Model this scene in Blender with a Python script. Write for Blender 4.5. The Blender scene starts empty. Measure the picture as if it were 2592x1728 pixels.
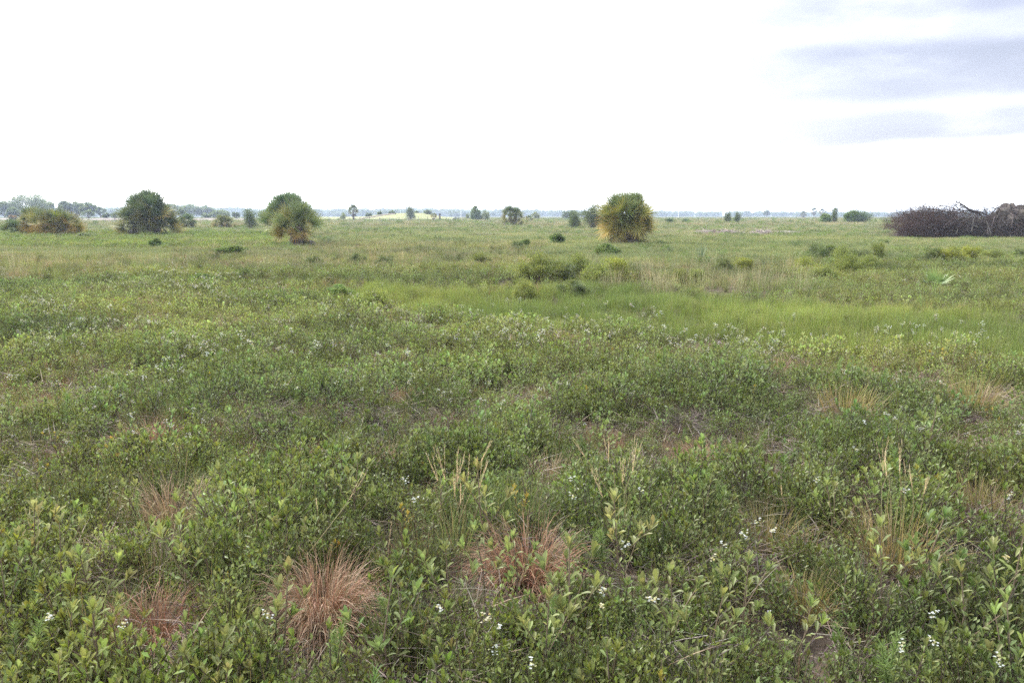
import bpy, math, random
import numpy as np
from mathutils import Vector, Matrix, Euler

random.seed(7); RNG = np.random.default_rng(11)
R = math.radians
scene = bpy.context.scene
ROOT = scene.collection
D = bpy.data

# ------------------------------------------------------------------ camera geometry
CAM_H = 1.72; FPX = 2016.0; PITCH = math.atan((864 - 545) / FPX)
CP, SP = math.cos(PITCH), math.sin(PITCH)
def ray(u, v):
    a = (u - 1296) / FPX; b = -(v - 864) / FPX
    return Vector((a, CP + b * SP, -SP + b * CP))
def P(u, v, z=0.0):
    """ground point under photo position (u, v) at height z"""
    d = ray(u, v); t = (CAM_H - z) / max(-d.z, 1e-4)
    return Vector((d.x * t, d.y * t, z))
def PY(u, v, Y):
    """point at distance Y on the sight line through (u, v)"""
    d = ray(u, v); t = Y / d.y
    return Vector((d.x * t, Y, CAM_H + d.z * t))
def proj(x, y, z):
    dz = z - CAM_H
    depth = y * CP - dz * SP; up = y * SP + dz * CP
    return 1296 + FPX * x / depth, 864 - FPX * up / depth
def gz(x, y):
    return (0.035 * np.sin(x * 1.3 + 0.7 * y) + 0.03 * np.sin(y * 1.9 - 0.6 * x + 1.0) +
            0.05 * np.sin(x * 0.31 + 2.0) * np.sin(y * 0.37)) * np.clip(1.2 - y / 60.0, 0.15, 1.0)
def G(p):
    return Vector((p[0], p[1], float(gz(p[0], p[1]))))

# ------------------------------------------------------------------ mesh builder
class MB:
    def __init__(s): s.v = []; s.f = []; s.c = []
    def add(s, vs, fs, cols):
        o = len(s.v); s.v.extend(vs); s.f.extend([tuple(i + o for i in f) for f in fs])
        if isinstance(cols, tuple): s.c.extend([cols] * len(vs))
        else: s.c.extend(cols)
    def leaf(s, b, d, n, L, W, col, fold=0.25, curl=0.15, wide=0.62):
        d = d.normalized(); side = d.cross(n)
        if side.length < 1e-5: side = d.cross(Vector((0.3, 0.9, 0.1)))
        side.normalize(); n = side.cross(d).normalized()
        def pt(t, w, lift): return b + d * (L * t) + side * w + n * (lift - curl * L * t * t)
        h = W / 2; k = fold * W
        vs = [pt(0, 0, 0), pt(0.35, -h * .62, k * .6), pt(0.35, 0, 0), pt(0.35, h * .62, k * .6),
              pt(wide + .1, -h, k), pt(wide + .1, 0, 0), pt(wide + .1, h, k), pt(0.95, -h * .42, k * .4), pt(1.0, 0, 0), pt(0.95, h * .42, k * .4)]
        fs = [(0, 2, 1), (0, 3, 2), (1, 2, 5, 4), (2, 3, 6, 5), (4, 5, 8, 7), (5, 6, 9, 8)]
        s.add([tuple(x) for x in vs], fs, col)
    def quadleaf(s, b, d, n, L, W, col):
        d = d.normalized(); side = d.cross(n)
        if side.length < 1e-5: side = Vector((1, 0, 0))
        side.normalize(); n = side.cross(d)
        vs = [b, b + d * (L * .55) - side * (W / 2) + n * (.1 * L), b + d * L, b + d * (L * .55) + side * (W / 2) + n * (.1 * L)]
        s.add([tuple(x) for x in vs], [(0, 3, 2, 1)], col)
    def blade(s, b, d, L, W, droop, col, tipcol=None, seg=4, twist=None, taper=1.0):
        d = d.normalized(); p = b.copy(); vs = []; cs = []
        side = d.cross(Vector((0, 0, 1)))
        if side.length < 1e-3: side = Vector((1, 0, 0))
        side.normalize()
        if twist is None: twist = random.uniform(-1.2, 1.2)
        side = (side * math.cos(twist) + d.cross(side) * math.sin(twist)).normalized()
        tipcol = tipcol or col
        for i in range(seg + 1):
            t = i / seg; w = W * (1 - t ** 1.6 * taper) * .5 * (.75 + .25 * min(1, t * 4))
            cc = tuple(col[k] * (1 - t) + tipcol[k] * t for k in range(3))
            if i == seg and taper >= 1: vs.append(tuple(p)); cs.append(cc)
            else: vs += [tuple(p - side * w), tuple(p + side * w)]; cs += [cc, cc]
            p = p + d * (L / seg); d = (d + Vector((0, 0, -droop * (0.4 + 1.2 * t) / seg * 2))).normalized()
        fs = []
        for i in range(seg - (1 if taper >= 1 else 0)): fs.append((2 * i, 2 * i + 1, 2 * i + 3, 2 * i + 2))
        if taper >= 1: fs.append((2 * seg - 2, 2 * seg - 1, 2 * seg))
        s.add(vs, fs, cs)
        return p
    def tube(s, pts, rad, col, n=5):
        vs = []; fs = []; prev = None
        for i, p in enumerate(pts):
            d = (pts[min(i + 1, len(pts) - 1)] - pts[max(i - 1, 0)]).normalized()
            a = d.cross(Vector((0.31, 0.2, 0.93)) if abs(d.z) < .9 else Vector((1, 0, 0))).normalized(); b = d.cross(a)
            for k in range(n):
                an = 2 * math.pi * k / n
                vs.append(tuple(p + (a * math.cos(an) + b * math.sin(an)) * rad[i]))
        for i in range(len(pts) - 1):
            for k in range(n):
                k2 = (k + 1) % n
                fs.append((i * n + k, i * n + k2, (i + 1) * n + k2, (i + 1) * n + k))
        fs.append(tuple(range(n - 1, -1, -1))); fs.append(tuple((len(pts) - 1) * n + k for k in range(n)))
        s.add(vs, fs, col)
    def mesh(s, name, mat, smooth=False):
        me = D.meshes.new(name); me.from_pydata(s.v, [], s.f)
        ca = me.color_attributes.new('Col', 'FLOAT_COLOR', 'POINT')
        arr = np.ones((len(s.v), 4), np.float32); arr[:, :3] = np.array(s.c, np.float32).reshape(-1, 3)
        ca.data.foreach_set('color', arr.ravel())
        me.materials.append(mat)
        if smooth: me.polygons.foreach_set('use_smooth', [True] * len(me.polygons))
        me.update(); return me

def U(a, b): return random.uniform(a, b)
def jit(c, a=.15, b=.08):
    k = 1 + U(-a, a); return tuple(max(0, x * k * (1 + U(-b, b))) for x in c)
def sph(theta, phi): return Vector((math.sin(theta) * math.cos(phi), math.sin(theta) * math.sin(phi), math.cos(theta)))

# ------------------------------------------------------------------ materials
def plant_mat(name, mode, transl=.32, rough=.5, spec=.35):
    m = D.materials.new(name); m.use_nodes = True; nt = m.node_tree; nt.nodes.clear()
    N = nt.nodes.new; L = nt.links.new
    out = N('ShaderNodeOutputMaterial'); pr = N('ShaderNodeBsdfPrincipled'); tr = N('ShaderNodeBsdfTranslucent'); mx = N('ShaderNodeMixShader')
    at = N('ShaderNodeAttribute'); at.attribute_name = 'Col'
    mul = N('ShaderNodeMix'); mul.data_type = 'RGBA'; mul.blend_type = 'MULTIPLY'; mul.inputs[0].default_value = 1
    L(at.outputs['Color'], mul.inputs[6])
    if mode == 'inst':
        ti = N('ShaderNodeAttribute'); ti.attribute_type = 'INSTANCER'; ti.attribute_name = 'tint'; L(ti.outputs['Color'], mul.inputs[7])
    else:
        oi = N('ShaderNodeObjectInfo'); L(oi.outputs['Color'], mul.inputs[7])
    L(mul.outputs[2], pr.inputs['Base Color'])
    pr.inputs['Roughness'].default_value = rough; pr.inputs['Specular IOR Level'].default_value = spec
    hs = N('ShaderNodeHueSaturation'); hs.inputs['Hue'].default_value = .49; hs.inputs['Saturation'].default_value = 1.1; hs.inputs['Value'].default_value = 1.25
    L(mul.outputs[2], hs.inputs['Color']); L(hs.outputs[0], tr.inputs['Color'])
    mx.inputs[0].default_value = transl
    L(pr.outputs[0], mx.inputs[1]); L(tr.outputs[0], mx.inputs[2]); L(mx.outputs[0], out.inputs[0])
    return m
M_INST = plant_mat('leaf_cover', 'inst', .34); M_DRYI = plant_mat('dry_cover', 'inst', .2, .6, .25)
M_LEAF = plant_mat('leaf', 'obj', .4); M_DRY = plant_mat('dry_grass', 'obj', .2, .6, .25)
M_PALM = plant_mat('palm_frond', 'obj', .18, .55, .2)
M_WOOD = plant_mat('bark', 'obj', 0.0, .85, .15)
M_PETAL = plant_mat('petal', 'obj', .3, .6, .2)
def simple_mat(name, col, rough=.7, noise=None, c2=None, metal=0):
    m = D.materials.new(name); m.use_nodes = True; nt = m.node_tree; pr = nt.nodes['Principled BSDF']
    pr.inputs['Roughness'].default_value = rough; pr.inputs['Metallic'].default_value = metal
    if noise:
        tc = nt.nodes.new('ShaderNodeTexCoord'); nz = nt.nodes.new('ShaderNodeTexNoise'); nz.inputs['Scale'].default_value = noise; nz.inputs['Detail'].default_value = 6
        cr = nt.nodes.new('ShaderNodeValToRGB'); cr.color_ramp.elements[0].position = .35; cr.color_ramp.elements[1].position = .65
        cr.color_ramp.elements[0].color = (*col, 1); cr.color_ramp.elements[1].color = (*c2, 1)
        nt.links.new(tc.outputs['Object'], nz.inputs['Vector']); nt.links.new(nz.outputs[0], cr.inputs[0]); nt.links.new(cr.outputs[0], pr.inputs['Base Color'])
    else: pr.inputs['Base Color'].default_value = (*col, 1)
    return m
M_GALV = simple_mat('weathered_post', (.16, .15, .14), .8, 8, (.26, .25, .23))
M_POLE = simple_mat('pale_pole', (.7, .7, .7), .5, 3, (.62, .63, .64))

# ------------------------------------------------------------------ object helpers
def tag(o, label=None, cat=None, group=None, kind=None):
    if label: o['label'] = label
    if cat: o['category'] = cat
    if group: o['group'] = group
    if kind: o['kind'] = kind
    return o
def link(o, parent=None):
    ROOT.objects.link(o)
    if parent: o.parent = parent
    return o
def part(name, me, parent=None, loc=(0, 0, 0), color=(1, 1, 1)):
    o = D.objects.new(name, me); o.location = loc; o.color = (*color, 1); return link(o, parent)
def empty(name, loc, label, cat, group=None, rz=0.0, s=1.0):
    o = D.objects.new(name, None); o.location = loc; o.rotation_euler.z = rz
    o.scale = (s, s, s) if not isinstance(s, tuple) else s
    o.empty_display_size = .1
    return tag(link(o), label, cat, group)

# ------------------------------------------------------------------ plant prototypes
GREY_G = (.160, .192, .060); MID_G = (.130, .158, .038); DARK_G = (.092, .115, .030); YEL_G = (.16, .19, .04)
BRIGHT = (.125, .19, .055); TAN = (.36, .27, .15); COPPER = (.36, .19, .105); PURP = (.13, .095, .085); STEMC = (.13, .10, .07)
def rosette(m, p, ax, n, L, col, tilt=(.35, .95)):
    a = ax.orthogonal().normalized(); b = ax.cross(a).normalized()
    ph0 = U(0, 6)
    for i in range(n):
        ph = ph0 + i * 2.4; t = U(*tilt) * (0.4 + .6 * i / n)
        rd = a * math.cos(ph) + b * math.sin(ph)
        d = (ax * math.cos(t) + rd * math.sin(t)).normalized()
        l = L * U(.7, 1.1); back = ax * (-.35 * L * i / n)
        m.leaf(p + back, d, (ax - rd * .2), l, l * U(.28, .38), jit(col, .24, .08), fold=.22, curl=U(-.05, .2))
def make_sprig(h, nb, L, col, sm=None):
    m = MB(); s = sm or m
    top = Vector((U(-.05, .05), U(-.05, .05), h))
    s.tube([Vector((0, 0, -.03)), top * .5 + Vector((U(-.02, .02), U(-.02, .02), 0)), top], [.004, .003, .002], STEMC, 4)
    def branch(p0, p1, nl):
        for i in range(nl):
            t = .35 + .6 * i / nl; p = p0.lerp(p1, t); ph = i * 2.4 + U(0, .5)
            d = Vector((math.cos(ph), math.sin(ph), U(.7, 1.3))); l = L * U(.6, 1)
            m.leaf(p, d, Vector((-d.x, -d.y, 1.5)), l, l * U(.28, .37), jit(col, .24, .08), curl=U(0, .3))
        rosette(m, p1, ((p1 - p0).normalized() + Vector((0, 0, .8))).normalized(), random.randint(6, 8), L, jit(col, .12))
    branch(Vector((0, 0, h * .3)), top, 7)
    for k in range(nb):
        ph = k * 6.283 / nb + U(-.4, .4); z0 = h * U(.15, .5); r = U(.05, .12)
        p0 = Vector((0, 0, z0)); p1 = Vector((math.cos(ph) * r, math.sin(ph) * r, min(h * .97, z0 + U(.08, .2))))
        s.tube([p0, p1], [.0025, .0015], STEMC, 3); branch(p0, p1, random.randint(3, 5))
    return m
def make_bushlet(h, r, n, L, col):
    m = MB(); hub = []
    for k in range(14):
        ph = U(0, 6.28); rr = r * math.sqrt(U(0, 1)); z = h * (1 - .5 * (rr / r) ** 2) * U(.6, 1)
        p = Vector((math.cos(ph) * rr, math.sin(ph) * rr, z)); hub.append(p)
        m.tube([Vector((U(-.02, .02), U(-.02, .02), -.02)), p * .5 + Vector((U(-.02, .02), U(-.02, .02), 0)), p], [.0028, .002, .001], jit(PURP), 3)
    for i in range(n):
        p = random.choice(hub); q = p * U(.45, 1.02) + Vector((U(-1, 1), U(-1, 1), U(-1, .6))) * .035
        d = Vector((q.x * 2 + U(-.5, .5), q.y * 2 + U(-.5, .5), U(.1, 1)))
        l = L * U(.6, 1.15); m.quadleaf(q, d, Vector((U(-.4, .4), U(-.4, .4), 1)), l, l * .5, jit(col, .28, .1))
    return m
def make_tuft(n, h, r, w, cols, droop=(.25, .9), lean=.5, seg=4, wild=.0):
    m = MB()
    for i in range(n):
        ph = U(0, 6.28); rr = r * math.sqrt(U(0, 1)); b = Vector((math.cos(ph) * rr, math.sin(ph) * rr, -.02))
        ph2 = ph + U(-.8, .8); t = lean * U(.05, 1) * (0.4 + rr / max(r, 1e-3))
        d = sph(t, ph2); c = jit(random.choice(cols), .2, .08)
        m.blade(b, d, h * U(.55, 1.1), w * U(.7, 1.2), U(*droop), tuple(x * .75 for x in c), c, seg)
    return m
def make_feather(h, n, col, nl=1.0):
    m = MB(); top = Vector((U(-.03, .03), U(-.03, .03), h))
    m.tube([Vector((0, 0, -.02)), top * .5, top], [.003, .0025, .0012], (.12, .17, .06), 4)
    for i in range(n):
        t = .15 + .85 * i / n; p = top * t; ph = i * 2.4; d = Vector((math.cos(ph), math.sin(ph), U(.15, .8) + t * t * .8))
        m.blade(p, d, U(.045, .075) * (1.1 - .55 * t) * nl, .0032, U(.0, .7), jit(col, .2), None, 2)
    return m
def flower_head(m, p, r, n, white=(.58, .60, .60)):
    for k in range(n):
        ph = U(0, 6.28); rr = r * 1.5 * math.sqrt(U(0, 1)); c = p + Vector((math.cos(ph) * rr, math.sin(ph) * rr, U(-.006, .008) - rr * .15))
        a0 = U(0, 6)
        if U(0, 1) < .68:
            for j in range(5):
                a = a0 + j * 1.2566; d = Vector((math.cos(a), math.sin(a), U(.1, .5)))
                m.quadleaf(c, d, Vector((0, 0, 1)), U(.0045, .0065), .0034, jit(white, .06, .02))
        else:
            for j in range(3):
                d = Vector((math.cos(a0 + j * 2.1), math.sin(a0 + j * 2.1), 1)); m.quadleaf(c, d, Vector((math.cos(a0), .3, .1)), .007, .005, jit((.55, .52, .3), .2))
def make_flower(h, k=1.0, petals=None):
    m = MB(); pm = petals or m; top = Vector((U(-.04, .04), U(-.04, .04), h))
    m.tube([Vector((0, 0, -.02)), top * .5, top * .93], [.0025, .002, .0012], (.10, .12, .05), 3)
    for i in range(16):
        t = U(.2, .9); p = top * t; ph = i * 2.4; d = Vector((math.cos(ph), math.sin(ph), U(.3, 1)))
        m.quadleaf(p, d, Vector((0, 0, 1)), U(.02, .035), .009, jit(MID_G, .25))
    for i in range(random.randint(3, 5)):
        ph = U(0, 6.28); r = U(.004, .016); p = top + Vector((math.cos(ph) * r, math.sin(ph) * r, U(-.02, .01)))
        m.tube([top * .86, p], [.001, .0008], (.10, .12, .05), 3); flower_head(pm, p, .011 * k, random.randint(3, 4))
    return m
def make_litter():
    m = MB()
    for i in range(110):
        ph = U(0, 6.28); rr = .26 * math.sqrt(U(0, 1)); p = Vector((math.cos(ph) * rr, math.sin(ph) * rr, U(0, .12) * (1 - rr)))
        a = U(0, 6.28); d = Vector((math.cos(a), math.sin(a), U(-.15, .5)))
        c = random.choice([PURP, (.22, .17, .13), (.28, .22, .16), (.17, .13, .115), (.34, .29, .24)])
        m.blade(p, d, U(.08, .22), U(.002, .005), U(0, .5), jit(c, .25), None, 2)
    for i in range(4):
        a = U(0, 6.28); p = Vector((U(-.1, .1), U(-.1, .1), .02)); d = Vector((math.cos(a), math.sin(a), U(.2, .9))).normalized()
        q = p + d * U(.12, .25); m.tube([p, (p + q) / 2 + Vector((.01, U(-.02, .02), .01)), q], [.003, .0025, .001], jit(PURP), 3)
        for j in range(4):
            w = p.lerp(q, U(.4, .95)); m.tube([w, w + (d + Vector((U(-1, 1), U(-1, 1), U(-.2, .8)))) * .05], [.0015, .0007], jit(PURP), 3)
    return m
def make_bush(h, r, n, L, cols, clumps=16, stems=None, quad=False, upright=.6, airy=.13):
    """irregular bush: stems + many leaf clumps at uneven heights"""
    m = MB(); s = stems or m; cl = []
    for k in range(clumps):
        ph = U(0, 6.28); rr = r * (U(0, 1) ** .6) * .85; z = h * math.sqrt(max(.08, 1 - (rr / r) ** 2)) * U(.3, 1.02)
        cl.append((Vector((math.cos(ph) * rr, math.sin(ph) * rr, z)), U(.7, 1.35), random.choice(cols)))
    for p, k, c in cl:
        mid = p * .5 + Vector((U(-.08, .08) * r, U(-.08, .08) * r, 0))
        s.tube([Vector((U(-.1, .1) * r, U(-.1, .1) * r, -.05)), mid, p], [.022 * r, .014 * r, .005 * r], jit(STEMC), 4)
    for i in range(n):
        p, k, c = random.choice(cl); e = Vector((random.gauss(0, 1), random.gauss(0, 1), random.gauss(0, .9))) * (airy * r * k)
        q = p + e
        if q.z < .03: q.z = abs(q.z) + .03
        d = (e.normalized() + Vector((U(-.5, .5), U(-.5, .5), upright)))
        l = L * U(.6, 1.2)
        (m.quadleaf(q, d, Vector((U(-.6, .6), U(-.6, .6), 1)), l, l * .5, jit(c, .28, .08)) if quad else
         m.leaf(q, d, Vector((U(-.6, .6), U(-.6, .6), 1)), l, l * .42, jit(c, .25, .08)))
    return m
def make_patch_grass(cols, n=170, r=.55, h=.38, w=.009):
    return make_tuft(n, h, r, w, cols, (.1, .6), .35, 3)

LIB = {}
def lib(name, meshes):
    c = D.collections.new('library_' + name)       # never linked to the scene: only a source of meshes
    for i, me in enumerate(meshes):
        c.objects.link(D.objects.new('%s_%02d' % (name, i), me))
    LIB[name] = (c, len(meshes))
def addlib(name, fn, k, mat=None):
    lib(name, [fn().mesh(name, mat or M_INST) for _ in range(k)])
addlib('sprig', lambda: make_sprig(U(.24, .36), random.randint(3, 6), random.choice([U(.022, .03), U(.03, .038), U(.038, .048)]), random.choice([GREY_G, GREY_G, MID_G])), 9)
addlib('bushlet', lambda: make_bushlet(U(.22, .32), U(.13, .18), 300, .024, random.choice([MID_G, DARK_G, GREY_G])), 6)
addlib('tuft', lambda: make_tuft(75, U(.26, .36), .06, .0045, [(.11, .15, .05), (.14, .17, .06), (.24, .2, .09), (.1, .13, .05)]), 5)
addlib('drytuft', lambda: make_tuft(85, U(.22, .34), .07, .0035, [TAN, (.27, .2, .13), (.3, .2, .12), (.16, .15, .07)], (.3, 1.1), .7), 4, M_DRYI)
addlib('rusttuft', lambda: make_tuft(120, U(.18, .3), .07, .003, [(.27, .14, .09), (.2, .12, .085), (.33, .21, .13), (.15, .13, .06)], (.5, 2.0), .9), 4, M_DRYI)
addlib('feather', lambda: make_feather(U(.22, .32), 130, BRIGHT), 4)
addlib('flower', lambda: make_flower(U(.36, .46), 1.1), 5)
addlib('litter', make_litter, 4, M_DRYI)
addlib('yellow', lambda: make_sprig(U(.2, .28), 2, .03, (.25, .21, .05)), 2)
addlib('reed', lambda: make_tuft(34, .75, .16, .006, [(.34, .31, .17), (.2, .22, .1), (.42, .36, .22)], (.05, .35), .28, 3), 3, M_DRYI)
addlib('swale', lambda: make_tuft(90, .42, .16, .006, [(.145, .205, .042), (.18, .235, .055), (.22, .24, .085), (.12, .17, .045)], (.05, .5), .35, 3), 4)
addlib('gpatch', lambda: make_patch_grass([(.15, .18, .07), (.18, .2, .08), (.22, .2, .1), (.12, .16, .055)], 220, .6, .34, .012), 4)
addlib('dpatch', lambda: make_patch_grass([(.34, .29, .17), (.28, .25, .14), (.2, .2, .1)], 200, .6, .4, .011), 3, M_DRYI)
addlib('spatch', lambda: make_bush(.42, .45, 650, .06, [(.11, .16, .045), (.09, .135, .04), (.135, .18, .05)], 14, None, True), 4)

# ------------------------------------------------------------------ scatter (geometry nodes on a point mesh)
def scatter(name, libname, pts, rz, tilt, sc, tint, label, mat=None):
    n = len(pts); c, k = LIB[libname]
    me = D.meshes.new(name); me.vertices.add(n); me.vertices.foreach_set('co', np.asarray(pts, np.float32).ravel())
    def attr(nm, ty, data, f='value'):
        a = me.attributes.new(nm, ty, 'POINT'); a.data.foreach_set(f, np.asarray(data, np.float32 if ty != 'INT' else np.int32).ravel())
    attr('rot', 'FLOAT_VECTOR', np.stack([tilt[:, 0], tilt[:, 1], rz], 1), 'vector')
    attr('scl', 'FLOAT', sc); attr('idx', 'INT', RNG.integers(0, k, n))
    attr('tint', 'FLOAT_COLOR', np.concatenate([tint, np.ones((n, 1))], 1), 'color')
    o = D.objects.new(name, me); ROOT.objects.link(o)
    ng = D.node_groups.new(name + '_nodes', 'GeometryNodeTree')
    ng.interface.new_socket('Geometry', in_out='INPUT', socket_type='NodeSocketGeometry'); ng.interface.new_socket('Geometry', in_out='OUTPUT', socket_type='NodeSocketGeometry')
    N = ng.nodes.new; L = ng.links.new
    gi = N('NodeGroupInput'); go = N('NodeGroupOutput'); m2p = N('GeometryNodeMeshToPoints'); iop = N('GeometryNodeInstanceOnPoints'); ci = N('GeometryNodeCollectionInfo')
    ci.inputs['Collection'].default_value = c; ci.inputs['Separate Children'].default_value = True; ci.inputs['Reset Children'].default_value = True
    def na(nm, ty):
        x = N('GeometryNodeInputNamedAttribute'); x.data_type = ty; x.inputs[0].default_value = nm; return next(s for s in x.outputs if s.enabled and s.name == 'Attribute')
    L(gi.outputs[0], m2p.inputs[0]); L(m2p.outputs[0], iop.inputs['Points']); L(ci.outputs[0], iop.inputs['Instance'])
    iop.inputs['Pick Instance'].default_value = True
    L(na('idx', 'INT'), iop.inputs['Instance Index']); L(na('rot', 'FLOAT_VECTOR'), iop.inputs['Rotation']); L(na('scl', 'FLOAT'), iop.inputs['Scale'])
    L(iop.outputs[0], go.inputs[0])
    md = o.modifiers.new('scatter', 'NODES'); md.node_group = ng
    tag(o, label, kind='stuff'); return o

def vnoise(x, y, s, seed):
    """cheap value noise in 0..1"""
    x = x / s; y = y / s; xi = np.floor(x).astype(int); yi = np.floor(y).astype(int); fx = x - xi; fy = y - yi
    fx = fx * fx * (3 - 2 * fx); fy = fy * fy * (3 - 2 * fy)
    def h(a, b):
        k = (a * 374761393 + b * 668265263 + seed * 1442695041) & 0x7fffffff
        k = ((k ^ (k >> 13)) * 1274126177) & 0x7fffffff; return ((k ^ (k >> 16)) & 0xffff) / 65535.0
    return (h(xi, yi) * (1 - fx) + h(xi + 1, yi) * fx) * (1 - fy) + (h(xi, yi + 1) * (1 - fx) + h(xi + 1, yi + 1) * fx) * fy
LOWE = ([0, 400, 650, 950, 1250, 1500, 1900, 2150, 2592], [690, 700, 722, 748, 792, 812, 832, 852, 882])
UPPE = ([850, 950, 1250, 1500, 1800, 2100, 2592], [735, 700, 716, 705, 735, 748, 775])
def zones(x, y):
    u, v = proj(x, y, 0.28)
    wob = (vnoise(x, y, 1.3, 5) - .5) * 24 * np.clip(12 / y, .3, 1) + (vnoise(x, y, .4, 8) - .5) * 8
    vv = v + wob
    low = np.interp(u, *LOWE); up = np.interp(u, *UPPE)
    front = (vv > low)
    swale = (~front) & (vv > up) & (u > 860)
    tan = (~front) & (~swale) & (((u > 420) & (u < 1380) & (vv > 607) & (vv < 668)) | ((u > 1450) & (u < 2000) & (vv > 655) & (vv < 715)) | ((u < 330) & (vv > 640) & (vv < 690)))
    leafy = (~front) & (~swale) & (u < 760) & (vv > 588) & (vv < 622)
    heath = (~front) & (~swale) & (~tan) & (~leafy) & (((u > 1900) & (vv > 655)) | ((u > 880) & (u < 1900) & (vv > 655)) | ((u <= 880) & (vv > 665)))
    return u, v, front, swale, tan, leafy, heath
def candidates(y0, y1, dens):
    W = lambda y: 1.34 * y + 2.6
    nb = int((y1 - y0) * (1.34 * y1 + 2.6) * dens)
    y = RNG.uniform(y0, y1, nb); x = RNG.uniform(-.5, .5, nb) * (1.34 * y1 + 2.6); ok = np.abs(x) < W(y) / 2
    return x[ok], y[ok]
EXCL = []   # (x, y, r) kept free for individually built plants
ACC = {}
def hummock(x, y):
    a = vnoise(x, y, .62, 71) * .5 + vnoise(x, y, 1.35, 72) * .5
    return np.clip((a - .22) * 2.0, 0, 1)
def put(libname, rings, fn, smin, smax, tintfn=None, tilt=.15, lift=True):
    """fn(x,y,zones)->density per m2; rings [(y0,y1,max density, scale)]"""
    X = []; Yy = []; S = []
    for y0, y1, dm, sk in rings:
        x, y = candidates(y0, y1, dm)
        z = zones(x, y); d = fn(x, y, *z) / dm if fn else np.ones_like(x)
        if lift: d = d * np.where(z[2], (.6 + .6 * hummock(x, y)) if y1 < 10 else (.8 + .35 * hummock(x, y)), 1)
        keep = RNG.uniform(0, 1, len(x)) < d
        for ex, ey, er in EXCL:
            if y0 - 2 < ey < y1 + 2: keep &= ((x - ex) ** 2 + (y - ey) ** 2 > er * er)
        X.append(x[keep]); Yy.append(y[keep]); S.append(RNG.uniform(smin, smax, keep.sum()) * sk)
    x = np.concatenate(X); y = np.concatenate(Yy); s = np.concatenate(S); n = len(x)
    hm = hummock(x, y); s = s * np.where(zones(x, y)[2], (.68 + .62 * hm) if lift else 1.0, 1.0)
    pts = np.stack([x, y, gz(x, y)], 1)
    tint = np.ones((n, 3)) * RNG.uniform(.82, 1.18, (n, 1)) * RNG.uniform(.94, 1.06, (n, 3))
    if tintfn: tint *= tintfn(x, y, *zones(x, y))
    return pts, RNG.uniform(0, 6.283, n), RNG.normal(0, tilt, (n, 2)), s, tint

# ------------------------------------------------------------------ ground
def build_ground():
    ys = [-60, -20, -6, -2] + list(np.arange(0, 30, .35)) + list(np.arange(30, 90, 2)) + list(np.arange(90, 400, 20)) + [500, 700, 1000, 1500, 2200, 3000]
    tx = np.linspace(-1, 1, 121); vs = []; fs = []
    for y in ys:
        w = 90 + abs(y) * 1.6
        for t in tx:
            x = w * math.copysign(abs(t) ** 1.6, t); vs.append((x, y, float(gz(x, y))))
    n = len(tx)
    for i in range(len(ys) - 1):
        for j in range(n - 1): fs.append((i * n + j, i * n + j + 1, (i + 1) * n + j + 1, (i + 1) * n + j))
    me = D.meshes.new('ground'); me.from_pydata(vs, [], fs); me.polygons.foreach_set('use_smooth', [True] * len(fs))
    m = D.materials.new('field_soil_and_turf'); m.use_nodes = True; nt = m.node_tree; N = nt.nodes.new; L = nt.links.new; pr = nt.nodes['Principled BSDF']; pr.inputs['Roughness'].default_value = .95; pr.inputs['Specular IOR Level'].default_value = .1
    geo = N('ShaderNodeNewGeometry'); sep = N('ShaderNodeSeparateXYZ'); L(geo.outputs['Position'], sep.inputs[0])
    def noise(sc, det=6):
        z = N('ShaderNodeTexNoise'); z.inputs['Scale'].default_value = sc; z.inputs['Detail'].default_value = det; L(geo.outputs['Position'], z.inputs['Vector']); return z
    def ramp(src, a, ca, b, cb):
        r = N('ShaderNodeValToRGB'); r.color_ramp.elements[0].position = a; r.color_ramp.elements[1].position = b; r.color_ramp.elements[0].color = (*ca, 1); r.color_ramp.elements[1].color = (*cb, 1); L(src.outputs[0], r.inputs[0]); return r
    near = ramp(noise(9), .35, (.035, .028, .022), .65, (.09, .07, .055))
    far = ramp(noise(.06, 8), .35, (.058, .074, .026), .66, (.085, .085, .042))
    far2 = ramp(noise(.9, 8), .3, (.7, .75, .7), .7, (1.15, 1.1, 1.1))
    mm = N('ShaderNodeMix'); mm.data_type = 'RGBA'; mm.blend_type = 'MULTIPLY'; mm.inputs[0].default_value = 1; L(far.outputs[0], mm.inputs[6]); L(far2.outputs[0], mm.inputs[7])
    mr = N('ShaderNodeMapRange'); mr.inputs[1].default_value = 16; mr.inputs[2].default_value = 45; L(sep.outputs[1], mr.inputs[0])
    mx = N('ShaderNodeMix'); mx.data_type = 'RGBA'; L(mr.outputs[0], mx.inputs[0]); L(near.outputs[0], mx.inputs[6]); L(mm.outputs[2], mx.inputs[7])
    L(mx.outputs[2], pr.inputs['Base Color'])
    bp = N('ShaderNodeBump'); bp.inputs['Strength'].default_value = .6; bp.inputs['Distance'].default_value = .03; L(noise(25).outputs[0], bp.inputs['Height']); L(bp.outputs[0], pr.inputs['Normal'])
    me.materials.append(m); o = D.objects.new('ground', me); tag(link(o), 'flat field ground of dark litter and turf reaching the horizon', kind='structure')
build_ground()

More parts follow.
